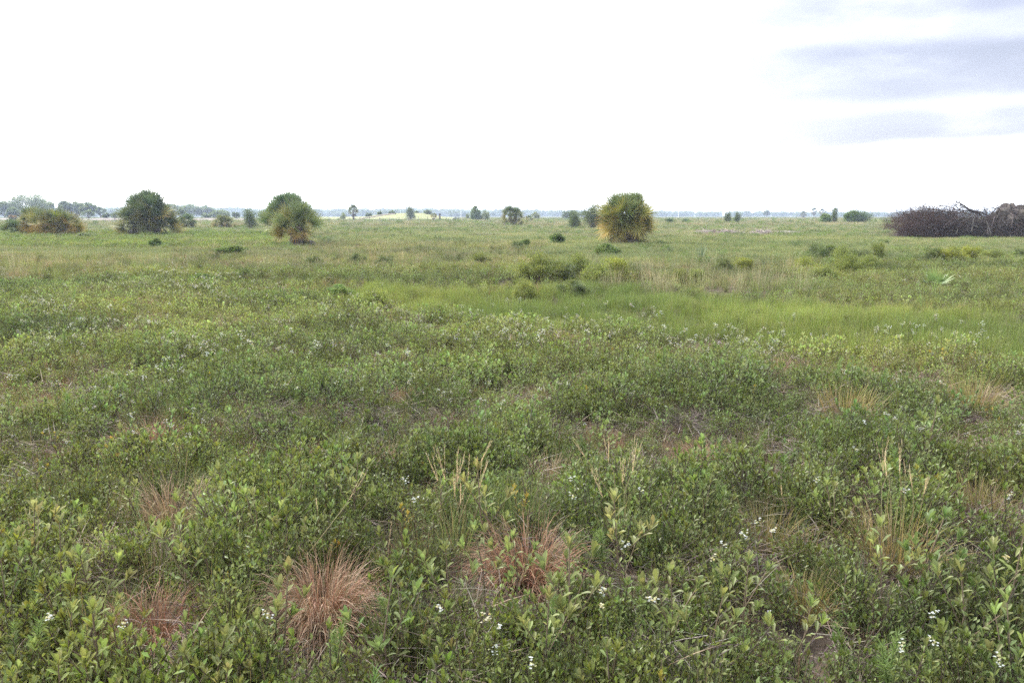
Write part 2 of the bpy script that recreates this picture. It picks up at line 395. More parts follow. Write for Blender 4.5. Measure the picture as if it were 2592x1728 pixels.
# ------------------------------------------------------------------ foreground plants built one by one
def proto_tuft(kind):
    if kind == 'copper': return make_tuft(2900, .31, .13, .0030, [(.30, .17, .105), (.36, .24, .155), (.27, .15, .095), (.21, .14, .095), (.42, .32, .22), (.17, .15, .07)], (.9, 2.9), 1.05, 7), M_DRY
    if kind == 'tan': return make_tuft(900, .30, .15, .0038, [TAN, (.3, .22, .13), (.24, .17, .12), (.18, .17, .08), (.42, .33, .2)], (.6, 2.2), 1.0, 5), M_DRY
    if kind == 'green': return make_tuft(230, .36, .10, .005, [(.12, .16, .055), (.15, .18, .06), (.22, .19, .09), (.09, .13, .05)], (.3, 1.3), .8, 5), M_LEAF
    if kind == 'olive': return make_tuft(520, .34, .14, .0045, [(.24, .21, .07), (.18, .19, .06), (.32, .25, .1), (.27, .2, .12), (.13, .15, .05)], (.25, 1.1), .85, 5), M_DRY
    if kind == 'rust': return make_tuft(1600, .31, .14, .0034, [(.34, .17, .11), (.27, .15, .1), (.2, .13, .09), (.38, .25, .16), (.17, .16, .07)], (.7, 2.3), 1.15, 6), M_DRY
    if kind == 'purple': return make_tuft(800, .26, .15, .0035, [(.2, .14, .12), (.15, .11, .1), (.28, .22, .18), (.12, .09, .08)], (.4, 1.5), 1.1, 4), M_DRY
TUFT = {}
tuft_rows = [  # u, v of base, half width px, kind, z squash, label
 (818, 1632, 140, 'copper', 1.0, 'large round coppery pink grass tuft, biggest in the foreground'),
 (1335, 1510, 130, 'rust', .95, 'reddish orange grass tuft fanning to the right, just right of the tall seed stalks'),
 (400, 1665, 115, 'rust', .9, 'reddish dry grass tuft low at bottom left behind green leaves'),
 (440, 1345, 110, 'tan', .9, 'matted tan and grey dry grass mound left of the large coppery tuft'),
 (530, 1300, 70, 'green', 1.1, 'upright greenish brown grass clump rising out of the matted tan mound'),
 (965, 1215, 75, 'tan', 1.0, 'faded tan grass tuft behind the arching seed head'),
 (1150, 1455, 90, 'green', 1.1, 'green and straw coloured clump from which the front seed stalks rise'),
 (1570, 1400, 85, 'green', 1.1, 'tall green blade clump under the tallest golden seed head'),
 (775, 1215, 75, 'rust', .8, 'small rosy brown dry grass tuft left of the faded tan tuft'),
 (2255, 1440, 110, 'olive', 1.0, 'yellow green grass tuft with straw stems at right foreground'),
 (2560, 1370, 95, 'purple', 1.0, 'purplish brown dead grass tuft at the right edge'),
 (2140, 1075, 75, 'olive', 1.0, 'yellow orange grass tuft below the dark bush hollow on the right'),
 (1930, 1230, 70, 'purple', .8, 'grey purple tangle of dead stems on the right, nearest the seed stalks'),
 (1395, 1240, 85, 'tan', 1.0, 'tan tuft with long pale blades between the two groups of seed stalks'),
 (1770, 1180, 70, 'rust', .95, 'dark rusty brown tuft right of the golden seed heads'),
 (1005, 1025, 45, 'rust', .9, 'small rust brown tuft far behind the faded tan tuft'),
 (390, 1160, 80, 'rust', .75, 'dark rusty tuft in a shaded hollow at left'),
 (2455, 1035, 85, 'olive', 1.0, 'olive and yellow grass tuft in the dark bushes at far right'),
 (1670, 1190, 60, 'purple', .8, 'pale grey dead grass patch just right of the golden seed heads'),
 (1940, 1400, 95, 'olive', .8, 'low orange green grass patch in front of the grey tangle'),
 (745, 915, 35, 'rust', .8, 'small rust tuft among grey green bushes, farthest back'),
 (2030, 1560, 90, 'olive', .9, 'long bladed yellow green tuft in the bottom right foreground'),
 (320, 1600, 75, 'green', .9, 'green bladed grass clump above the reddish tuft at bottom left'),
 (2470, 1330, 80, 'olive', .9, 'mixed green and straw grass left of the purplish right edge tuft'),
]
for u, v, hw, kind, sq, lab in tuft_rows:
    p = G(P(u, v, .0)); dist = math.hypot(p.x, p.y); r = hw * math.sqrt(dist ** 2 + CAM_H ** 2) / FPX
    k = r / .225
    m, mat = proto_tuft(kind); o = part('grass_tuft', m.mesh('grass_tuft', mat), None, p)
    k = min(max(k, .7), 1.3); o.scale = (k, k, k * sq); o.rotation_euler.z = U(0, 6.28)
    tag(o, lab, 'grass tuft', 'single dry and green grass tufts in the foreground'); EXCL.append((p.x, p.y, (.30 if hw > 140 else .24) * k))
    if hw > 80: EXCL.append((p.x * .9, p.y * .9, (.27 if hw > 140 else .16) * k))

def seed_stalk(ub, vb, ut, vt, n, hl, lab, col=(.52, .40, .2), bend=.12):
    b = G(P(ub, vb, 0)); t = PY(ut, vt, b.y + U(-.05, .1))
    b.x = b.x; e = empty('seed_stalk', b, lab, 'grass stalk', 'tall golden grass seed stalks')
    L = t - b; side = Vector((U(-1, 1) * bend * .3, 0, 0)); pts = []
    for i in range(7):
        s = i / 6; pts.append(L * s + side * math.sin(s * math.pi) + Vector((0, 0, 0)))
    hp = L * (1 - hl / L.length); m = MB(); pts = [p for p in pts if p.length < hp.length] + [hp]
    m.tube(pts, [max(1, b.y / 3.6) * (.0020 - .0009 * i / len(pts)) for i in range(len(pts))], jit((.25, .2, .11), .15), 4)
    part('stem', m.mesh('stem', M_DRY), e)
    m = MB(); ax = L.normalized()
    for k in range(n):
        d = (ax + Vector((U(-.2, .2), U(-.12, .12), U(-.05, .1)))).normalized(); l = hl * U(.75, 1.1); p = hp.copy()
        for i in range(34):
            q = p + d * (l * i / 34); a = U(0, 6.28); w = d.orthogonal() * math.cos(a) + d.cross(d.orthogonal()) * math.sin(a)
            m.blade(q, (d + w * .24), .013, .0019 * max(1, b.y / 3.4), 0, jit(col, .22), None, 1)
        d = (d + Vector((0, 0, -.1))).normalized()
    part('seed_head', m.mesh('seed_head', M_DRY), e)
stalk_rows = [
 (1160, 1430, 1085, 1140, 3, .16, 'golden seed stalk, leftmost of the front cluster'),
 (1165, 1430, 1108, 1128, 4, .17, 'branched golden seed stalk, second from left in the front cluster'),
 (1130, 1420, 1172, 1138, 6, .17, 'fullest fan shaped golden seed head of the front cluster'),
 (1170, 1435, 1191, 1137, 1, .15, 'single straight spike stalk beside the fullest fan shaped head'),
 (1130, 1440, 1237, 1117, 2, .12, 'highest slender curved head of the front cluster, leaning right'),
 (1165, 1440, 1236, 1160, 4, .15, 'golden seed stalk leaning right below the slender curved head'),
 (1150, 1430, 1152, 1192, 3, .13, 'short pale seed stalk low in the middle of the front cluster'),
 (1150, 1440, 1172, 1225, 3, .10, 'lowest thin seed stalk of the front cluster'),
 (1575, 1400, 1615, 1096, 5, .20, 'tallest golden seed head, curving right above the green blades'),
 (1560, 1400, 1583, 1140, 4, .17, 'golden seed stalk directly under the tallest curving head'),
 (1560, 1400, 1500, 1180, 4, .17, 'tawny seed stalk leaning left, left of the tallest head'),
 (1545, 1390, 1538, 1106, 3, .13, 'short pale seed stalk behind, between the tawny and the tallest head'),
 (1590, 1370, 1455, 1112, 2, .12, 'small pale seed head pointing left far behind the tawny stalk'),
 (2240, 1430, 2233, 1108, 4, .17, 'golden seed stalk, leftmost of the right hand cluster'),
 (2245, 1430, 2243, 1142, 3, .13, 'brown seed stalk just below the leftmost one of the right hand cluster'),
 (2275, 1430, 2278, 1117, 3, .16, 'straight golden seed stalk in the middle of the right hand cluster'),
 (2275, 1440, 2295, 1148, 1, .10, 'single thin spike beside the middle stalk of the right hand cluster'),
 (2300, 1420, 2312, 1175, 2, .12, 'small curved seed head right of the thin spike'),
 (2290, 1430, 2352, 1200, 3, .10, 'pinkish seed stalk leaning far right in the right hand cluster'),
 (700, 1560, 945, 1185, 2, .17, 'long arching stalk with drooping head left of the front cluster'),
 (480, 1250, 441, 1118, 4, .17, 'short broad golden seed head standing alone at left'),
 (632, 1260, 637, 1108, 1, .28, 'thin purple brown spike standing alone left of centre'),
 (690, 1060, 742, 945, 1, .25, 'thin diagonal stalk, right one of the crossing pair far back'),
 (680, 1060, 722, 962, 1, .25, 'thin diagonal stalk, left one of the crossing pair far back'),
 (85, 1420, 78, 1285, 4, .15, 'golden seed stalk at the left edge above dark stems'),
 (212, 1440, 222, 1352, 3, .13, 'pale flat seed head low at left'),
 (820, 1480, 800, 1262, 1, .06, 'bare straight straw stem left of the arching stalk'),
 (960, 1560, 1010, 1300, 1, .22, 'pale leaning straw stem beside the large coppery tuft'),
 (2000, 1390, 1975, 1230, 1, .05, 'bare green stem left of the right hand cluster'),
 (2530, 1300, 2526, 1215, 1, .03, 'thin bare stem with a round tip near the right edge'),
 (2190, 1420, 2200, 1298, 2, .12, 'pale forked seed stalk low in front of the right hand cluster'),
]
for r in stalk_rows: seed_stalk(*r, col=(.3, .2, .15) if 'purple' in r[6] else (.54, .43, .26))

SPRIG_V = []
for i in range(5):
    st = MB(); lf = make_sprig(U(.32, .40), random.randint(3, 5), .052, (.160, .190, .066), st); SPRIG_V.append((st.mesh('stem', M_WOOD), lf.mesh('leaves', M_LEAF)))
def sprig_at(u, v, k, lab, color=(1, 1, 1), i=None):
    p = G(P(u, v, .12)); sm, lm = SPRIG_V[i if i is not None else random.randrange(5)]
    p = G(p); e = empty('leafy_sprig', p, lab, 'shrub', 'leafy shrub sprigs standing out in the foreground', U(0, 6.28), k)
    part('stem', sm, e); part('leaves', lm, e, color=color); EXCL.append((p.x, p.y, .07))
sprig_rows = [
 (1240, 1400, 1.15, 'tall pale leaved sprig in front of a black hollow, right of the front seed cluster'),
 (580, 1370, 1.1, 'broad leaved sprig beside the matted tan mound'), (660, 1430, 1.05, 'pale sprig between the matted mound and the large coppery tuft'),
 (1575, 1500, 1.2, 'silvery leaved sprig growing inside the tall green blade clump'), (700, 1700, 1.1, 'leafy sprig overlapping the lower left of the large coppery tuft'),
 (985, 1720, 1.15, 'big dark leaved sprig at the bottom right of the large coppery tuft'), (1440, 1650, 1.2, 'tall grey green sprig at bottom centre'),
 (1380, 1720, 1.0, 'leafy sprig at bottom edge left of the tall grey green one'), (105, 1480, 1.1, 'pale topped sprig near the left edge'),
 (170, 1500, 1.0, 'sprig with three upright leaves just right of the pale topped one'), (250, 1600, 1.1, 'wide leaved sprig above the reddish tuft at bottom left'),
 (1230, 1530, 1.0, 'small leaved sprig in front of the reddish orange tuft'), (1310, 1540, .95, 'second sprig in front of the reddish orange tuft, closer to its middle'),
 (2240, 1520, 1.15, 'leafy sprig in front of the yellow green tuft at right'), (2340, 1480, 1.2, 'tall dark sprig behind it with drooping leaf fans at right'),
 (2430, 1600, 1.1, 'sprig with white flowers beside it at lower right'), (2520, 1540, 1.25, 'large sprig near the right edge below the purplish tuft'),
 (2550, 1700, 1.15, 'bright tipped sprig in the bottom right corner'), (2010, 1690, 1.0, 'sprig with small tip leaves at bottom right centre'),
 (1880, 1590, 1.05, 'round leaved sprig left of the long bladed tuft'), (900, 1350, 1.1, 'fresh green sprig behind the large coppery tuft'),
 (1110, 1350, .9, 'small sprig left of the front seed stalks'), (880, 1290, 1.0, 'pale sprig cluster left of the dark centre gap'),
 (1700, 1650, 1.1, 'leafy sprig at bottom between the feathery stems'), (2110, 1350, 1.0, 'narrow upright sprig left of the right hand seed cluster'),
 (2335, 1180, 1.25, 'large blue green broad leaved sprig right of the seed cluster'), (30, 1600, 1.0, 'dark leaved sprig at the lower left edge'),
 (470, 1540, 1.0, 'rounded sprig left of the large coppery tuft'), (1130, 1600, 1.05, 'sprig below the green and straw clump'), (1800, 1720, 1.1, 'large leaf sprig at the bottom edge, right of centre')]
for u, v, k, lab in sprig_rows:
    t = (.82, .95, .9) if 'dark' in lab or 'blue' in lab else (1.12, 1.05, 1.15) if ('pale' in lab or 'silver' in lab) else (1, 1, 1)
    sprig_at(u, v, k, lab, jit(t, .08, .03))
yel_rows = [(1320, 1350, 1.0, 'yellow leaved sprig at the edge of the dark centre gap'), (1030, 1380, .8, 'orange tipped sprig left of the green and straw clump'),
 (830, 1460, .7, 'bright yellow leaf sprig just above the large coppery tuft'), (145, 1340, .7, 'orange leaf on a low sprig near the left edge'),
 (300, 1150, .8, 'orange tinged sprig beside the dark rusty tuft'), (560, 1520, .6, 'small yellow leaf sprig left of the large coppery tuft')]
ym = [make_sprig(.28, 2, .036, (.27, .22, .05)).mesh('leaves', M_LEAF) for _ in range(2)]
for u, v, k, lab in yel_rows:
    p = G(P(u, v, .15)); o = part('yellow_sprig', ym[random.randrange(2)], None, p); o.scale = (k,) * 3; o.rotation_euler.z = U(0, 6)
    tag(o, lab, 'shrub', 'yellowing shrub sprigs')

FEA = [make_feather(U(.22, .31), 170, (.14, .2, .065)).mesh('feathery_stem', M_LEAF) for _ in range(4)]
fea_rows = [(1480, 1440, 1.0, 3, 'bright feathery stem cluster left of the tall green blade clump'), (1430, 1570, .9, 1, 'single feathery stem right of the reddish orange tuft'),
 (1770, 1620, 1.05, 1, 'feathery stem at lower right centre with drooping needle leaves'), (1815, 1340, 1.1, 3, 'round soft bright green feathery plant, most conspicuous on the right'),
 (860, 1715, .9, 3, 'bright feathery plant at the bottom below the large coppery tuft'), (2180, 1690, 1.1, 2, 'pair of feathery stems at the bottom right'),
 (2370, 1720, 1.1, 1, 'tall feathery stem in the bottom right corner area'), (1900, 1140, 1.05, 3, 'feathery green plant behind the grey purple tangle'),
 (2280, 1260, 1.1, 3, 'wide feathery plant behind the right hand seed cluster'), (2055, 1140, .9, 2, 'feathery stems left of the white flowers on the right'),
 (2540, 1200, 1.0, 2, 'feathery stems near the right edge in dark bushes'), (30, 1400, 1.1, 3, 'tall feathery bright plant at the left edge'),
 (120, 1210, 1.0, 2, 'feathery stems left of the dark rusty tuft'), (330, 1330, .9, 1, 'feathery stem left of the matted tan mound'),
 (60, 1690, 1.0, 2, 'feathery stems in the bottom left corner'), (520, 1090, .9, 2, 'feathery stems in the grass at left centre'),
 (1040, 1640, .9, 2, 'feathery stems right of the large coppery tuft'), (540, 1690, .8, 1, 'small feathery stem right of the reddish tuft at bottom left'),
 (720, 930, 1.1, 2, 'tall feathery stems far back left of centre'), (1330, 880, 1.2, 2, 'tall feathery stems far back near the grass edge')]
for u, v, k, n, lab in fea_rows:
    p = G(P(u, v, .1)); e = empty('feathery_plant', G(p), lab, 'plant', 'feathery needle leaved plants', 0, k)
    for j in range(n * 2 - 1):
        a = U(0, 6.28); rr = 0 if j == 0 else U(.04, .11)
        o = part('leafy_stem', FEA[random.randrange(4)], e, (math.cos(a) * rr, math.sin(a) * rr, 0)); o.rotation_euler = (U(-.35, .35), U(-.35, .35), U(0, 6)); sc = U(.6, 1.05); o.scale = (sc, sc, sc)

FLW = []
for i in range(5):
    pm = MB(); sm = make_flower(U(.34, .42), .6, pm); FLW.append((sm.mesh('stem', M_LEAF), pm.mesh('petals', M_PETAL)))
flw_rows = [(1135, 1570, 'pair of white flowers below the green and straw clump'), (1215, 1600, 'cream and white flower spray right of the pair of white flowers'), (340, 1585, 'lone bright white flower above the reddish tuft at bottom left'),
 (672, 1590, 'white flower at the lower left of the large coppery tuft'), (1345, 1700, 'white flower at bottom centre left'), (1580, 1410, 'single white flower inside the tall green blade clump'),
 (1530, 1550, 'white flower cluster among sprigs at bottom centre'), (1680, 1545, 'star like white flower left of the feathery stem at lower right centre'), (1515, 1580, 'small cream flower cluster below the cluster at bottom centre'),
 (1605, 1275, 'white flower cluster right of the golden seed stalks'), (1445, 1290, 'white flower cluster between the two seed stalk groups'), (1460, 1240, 'upper white flower cluster between the two seed stalk groups'),
 (1810, 1400, 'white flower cluster in front of the round feathery plant'), (1935, 1335, 'large white flower cluster right of the round feathery plant'), (1955, 1350, 'white flower cluster touching the large one, lower right of it'),
 (1875, 1345, 'spread white flowers between the feathery plant and the large cluster'), (2150, 1150, 'broad white flower spray left of the right hand seed cluster'), (2085, 1215, 'small bright white flower cluster above the yellow green tuft'),
 (2300, 1245, 'row of white flowers behind the pinkish leaning stalk'), (2390, 1530, 'white flower beside the tall dark sprig'), (2255, 1600, 'white flower above the pair of feathery stems'), (2370, 1605, 'branching white flower at lower right'),
 (2500, 1630, 'vertical pair of white flowers near the bottom right corner'), (2560, 1410, 'cream white flower cluster below the purplish edge tuft'), (1065, 1315, 'white flower left of the front seed stalks'), (1030, 1245, 'bright white flower above the dark hollow left of the seed stalks'),
 (2540, 1245, 'small white flower near the right edge by the thin bare stem'), (1820, 1430, 'cream flower cluster low in front of the feathery plant'), (105, 1590, 'tiny white flower near the lower left edge'), (1265, 1640, 'white flower at bottom centre beside a dark twig')]
for u, v, lab in flw_rows:
    t = P(u, v, .36); p = G(t); sm, pm = random.choice(FLW)
    e = empty('white_wildflower', p, lab, 'wildflower', 'white wildflowers in the near ground cover', U(0, 6.28), 1.0); part('stem', sm, e); part('petals', pm, e, color=(.78, .8, .8) if 'cream' not in lab else (.75, .7, .5))

# ------------------------------------------------------------------ palms
def frond_mesh(el, L, pl, cls, nseg=23, w=.056, roll=0.0):
    m = MB(); d = Vector((math.cos(el), 0, math.sin(el))); p = Vector((0, 0, 0)); pts = [p.copy()]
    sag = {'up': .05, 'mid': .16, 'low': .22, 'dead': .5}[cls]
    base = {'up': (.095, .135, .062), 'mid': (.11, .145, .052), 'low': (.14, .145, .05), 'dead': (.09, .07, .062)}[cls]
    tipc = {'up': (.15, .175, .08), 'mid': (.23, .22, .09), 'low': (.31, .235, .08), 'dead': (.12, .095, .085)}[cls]
    for i in range(4):
        p = p + d * (pl / 4); pts.append(p.copy()); d = (d + Vector((0, 0, -sag / 4))).normalized()
    m.tube(pts, [.022, .018, .014, .012, .009], (.16, .19, .08) if cls != 'dead' else (.14, .12, .105), 4)
    s = Vector((0, 1, 0)); n = d.cross(s)
    if n.z < 0: n = -n
    s, n = s * math.cos(roll) + n * math.sin(roll), n * math.cos(roll) - s * math.sin(roll)
    drp = {'up': .22, 'mid': .45, 'low': .8, 'dead': 2.2}[cls]; half = {'up': 1.75, 'mid': 2.2, 'low': 2.2, 'dead': 1.3}[cls]
    for i in range(nseg):
        a = -half + 2 * half * (i + .5) / nseg; l = L * (1 - .28 * (abs(a) / half) ** 2) * U(.88, 1.08)
        dd = (d * math.cos(a) + s * math.sin(a) + n * (.30 * abs(math.sin(a)) + U(-.1, .1))).normalized()
        side = (s * math.cos(a) - d * math.sin(a)).normalized(); q = p + d * (.18 * L * math.cos(a / 2)); vs = []; cs = []
        cb = jit(base, .18, .06); ct = jit(tipc, .25, .1); K = 5
        for k in range(K + 1):
            t = k / K; wd = w * (.55 + 1.2 * t if t < .35 else (1 - t) * 1.5 + .03) * .5
            c = tuple(cb[j] * (1 - t ** 1.4) + ct[j] * t ** 1.4 for j in range(3))
            vs += [tuple(q - side * wd), tuple(q + side * wd)]; cs += [c, c]
            q = q + dd * (l / K); dd = (dd + Vector((0, 0, -drp * (.15 + 1.1 * t * t) / K * 1.6 * U(.6, 1.4)))).normalized()
        m.add(vs, [(2 * k, 2 * k + 1, 2 * k + 3, 2 * k + 2) for k in range(K)], cs)
    return m
FR = {}; _keep = random.getstate(); random.seed(21)
def fronds_for(cls, els):
    FR[cls] = [(e, frond_mesh(e, .92, U(.7, .95), cls, roll={'up': U(-.5, .5), 'mid': random.choice([-1, 1]) * U(.2, 1.1), 'low': random.choice([-1, 1]) * U(.4, 1.3), 'dead': U(-.5, .5)}[cls]).mesh('frond', M_PALM)) for e in els]
fronds_for('up', [R(82), R(70), R(58), R(76), R(64)]); fronds_for('mid', [R(50), R(38), R(26), R(14), R(44), R(30), R(20), R(8)]); fronds_for('low', [R(8), R(-4), R(-16), R(2), R(-28), R(-22), R(-8), R(-36)]); fronds_for('dead', [R(-38), R(-55), R(-68)])
def palm(name, loc, s, heads, counts, th, lab, cat='palm', trunk_r=.16, yellow=.35, group='cabbage palms across the field', tone=(1, 1, 1), squash=1.0):
    """heads: offsets of growth centres; counts: fronds per class and head; th: trunk height"""
    e = empty(name, loc, lab, cat, group, 0, (s, s, s * squash)); m = MB()
    for hx, hy, hz in heads:
        top = Vector((hx, hy, th + hz)); b = Vector((hx * .35, hy * .35, -.15)); mid = b.lerp(top, .5) + Vector((hx * .1, 0, 0))
        m.tube([b, mid, top], [trunk_r * 1.1, trunk_r, trunk_r * .8], (.12, .10, .085), 8)
        for k in range(46):      # criss-crossed leaf bases and split boots
            t = U(.05, 1); c = b.lerp(top, t); a = U(0, 6.28); d = Vector((math.cos(a), math.sin(a), U(.6, 1.5))).normalized()
            q = c + Vector((d.x, d.y, 0)) * trunk_r * .8; m.tube([q, q + d * U(.15, .42)], [.03, .014], jit(random.choice([(.14, .12, .1), (.1, .085, .07), (.2, .18, .155)]), .2), 4)
        for k in range(40):
            a = U(0, 6.28); z = U(-.2, .9) * th * .5; q = Vector((b.x + math.cos(a) * trunk_r * 1.2, b.y + math.sin(a) * trunk_r * 1.2, max(0, z))); m.blade(q, Vector((math.cos(a), math.sin(a), U(-.3, 1.2))), U(.2, .5), .02, 1.2, jit((.12, .10, .085)), None, 3)
    part('trunk', m.mesh('trunk', M_WOOD), e)
    for hx, hy, hz in heads:
        for cls, n in zip(('up', 'mid', 'low', 'dead'), counts):
            a0 = U(0, 6)
            for k in range(n):
                el, me = FR[cls][(k * 5 // 3 + random.randrange(3)) % len(FR[cls])] if cls == 'up' else random.choice(FR[cls]); a = a0 + k * 2.39996 + U(-.2, .2); c = tone
                if cls in ('mid', 'low') and U(0, 1) < yellow: c = (tone[0] * U(1.15, 1.5), tone[1] * U(1.02, 1.2), tone[2] * .78)
                o = part('frond', me, e, (hx, hy, th + hz - (.18 if cls == 'dead' else 0)), jit(c, .12, .04)); o.rotation_euler = (U(-.08, .08), U(-.08, .08), a); k2 = U(.85, 1.1); o.scale = (k2, k2 * random.choice([-1, 1]), k2)
    return e
palm('cabbage_palm', G(P(1583, 609, .3)), .93, [(-.38, -.1, .0), (.38, .15, .08), (.05, -.4, -.15)], (12, 20, 16, 4), 1.5, 'large round palm with yellow orange fringe, nearest and right of centre', yellow=.3, tone=(1.0, 1.05, .95))
p2 = G(P(757, 613, .3)); palm('cabbage_palm', p2, .80, [(.05, 0, .1), (-.5, .35, -.35)], (11, 15, 7, 6), 1.3, 'grey green palm with bare dark trunk and an orange frond fan on its left', trunk_r=.26, yellow=.2, tone=(1.0, 1.06, 1.1))
palm('cabbage_palm', G(P(722, 592, .3)), 1.0, [(.1, 0, .55), (-.6, .3, .0), (.7, .3, .4)], (13, 16, 8, 8), 1.3, 'dark palm clump half hidden behind the grey green palm', tone=(.75, .95, .95), yellow=.1)
palm('cabbage_palm', G(P(375, 591, .3)), 1.1, [(-.5, 0, .3), (.5, -.2, .35), (0, .3, .65), (-.95, -.1, -.45), (.95, -.1, -.4)], (11, 15, 8, 7), 1.15, 'big dark many headed palm clump at left', yellow=.2, tone=(.72, .8, .85))
palm('cabbage_palm', G(P(140, 591, .3)), .85, [(-.9, 0, .1), (.3, -.2, .2), (1.0, 0, 0), (-.2, .2, .1)], (5, 14, 12, 10), .9, 'wide orange yellow palm thicket near the left edge', yellow=.75)
palm('cabbage_palm', G(P(88, 590, .3)), .8, [(-.2, 0, .3), (.3, -.1, .1)], (6, 12, 8, 8), 1.1, 'yellow topped palm leaning on the wide orange thicket', yellow=.5)
palm('cabbage_palm', G(P(40, 590, .3)), .72, [(-.4, 0, .0), (.5, 0, .0)], (6, 10, 6, 8), .4, 'low dark green palm left of the orange thicket', yellow=.15, tone=(.7, .85, .8))
palm('cabbage_palm', G(PY(472, 572, 100).xy), .78, [(0, 0, 0), (.3, .3, -.1)], (10, 14, 8, 8), .9, 'small dark green palm just right of the big dark clump', yellow=.25, tone=(.8, .95, .9))
palm('cabbage_palm', G(PY(567, 572, 100).xy), .80, [(-.35, 0, 0), (.4, .1, -.1)], (6, 13, 10, 12), .75, 'brownish green palm midway between the two left clumps', yellow=.5)
palm('cabbage_palm', G(PY(1298, 568, 122).xy), 1.02, [(-.4, 0, .3), (.45, .1, .15)], (8, 14, 8, 22), 1.2, 'brown skirted palm left of the large round palm, farther away', yellow=.1, tone=(.8, .85, .8), trunk_r=.2)
palm('cabbage_palm', G(PY(1340, 560, 180).xy), .72, [(0, 0, 0)], (6, 10, 12, 10), .8, 'little orange palm right of the brown skirted palm', yellow=.6)
palm('cabbage_palm', G(PY(1695, 564, 140).xy), .62, [(-.4, 0, -.2), (.5, 0, -.25)], (8, 10, 7, 6), .6, 'small dark palm nearest to the right of the large round palm', yellow=.2, tone=(.7, .85, .85))
palm('cabbage_palm', G(PY(1737, 563, 145).xy), .55, [(-.2, 0, -.2), (.3, 0, -.25)], (8, 10, 7, 6), .6, 'second small dark palm to the right of the large round palm', yellow=.1, tone=(.7, .85, .85))
palm('cabbage_palm', G(PY(895, 558, 210).xy), .95, [(0, 0, 0)], (12, 16, 8, 4), 3.1, 'palm with clear tall trunk and round crown left of the grassy mound', yellow=.15, tone=(.75, .8, .75), trunk_r=.22)
palm('cabbage_palm', G(PY(1098, 558, 230).xy), .62, [(0, 0, 0)], (6, 12, 8, 6), 2.4, 'thin small palm at the right foot of the grassy mound', yellow=.5, trunk_r=.14)
for u, t, lab in ((2060, 532, 'tall thin palm, leftmost of three on the right horizon'), (2081, 534, 'tall thin palm, middle and shortest of three on the right horizon'), (2113, 531, 'tall thin palm, rightmost of three above a dark shrub')):
    d = 470; hh = CAM_H + (546 - t) * d / FPX
    palm('cabbage_palm', G(PY(u, 546, d).xy), 1.25, [(0, 0, 0)], (8, 12, 8, 6), hh / 1.25 - .7, lab, yellow=0, tone=(.6, .6, .6), trunk_r=.16)
palm('cabbage_palm', G(PY(2034, 546, 480).xy), 1.2, [(0, 0, 0)], (8, 12, 8, 6), 1.9, 'short horizon palm left of the three tall thin ones', yellow=0, tone=(.6, .6, .6), trunk_r=.16)

random.setstate(_keep)
# ------------------------------------------------------------------ mid-distance bushes
BV = []
def bushvar(**k):
    st = MB(); f = make_bush(stems=st, **k); return (st.mesh('stems', M_WOOD), f.mesh('foliage', M_LEAF))
OL = [(.10, .13, .035), (.13, .16, .045), (.17, .20, .055)]; DK = [(.07, .10, .04), (.095, .125, .048)]; BR = [(.09, .14, .045), (.12, .165, .055)]
BV = {'olive': [bushvar(h=.8, r=.7, n=6000, L=.058, cols=OL, clumps=26) for _ in range(3)],
      'dark': [bushvar(h=.9, r=.6, n=6000, L=.052, cols=DK + [OL[0]], clumps=20) for _ in range(2)],
      'round': [bushvar(h=1.0, r=.6, n=6500, L=.06, cols=DK, clumps=34, quad=True, airy=.22) for _ in range(2)],
      'fern': [bushvar(h=.9, r=.42, n=4200, L=.11, cols=BR, clumps=22, quad=True, upright=1.9, airy=.18) for _ in range(2)]}
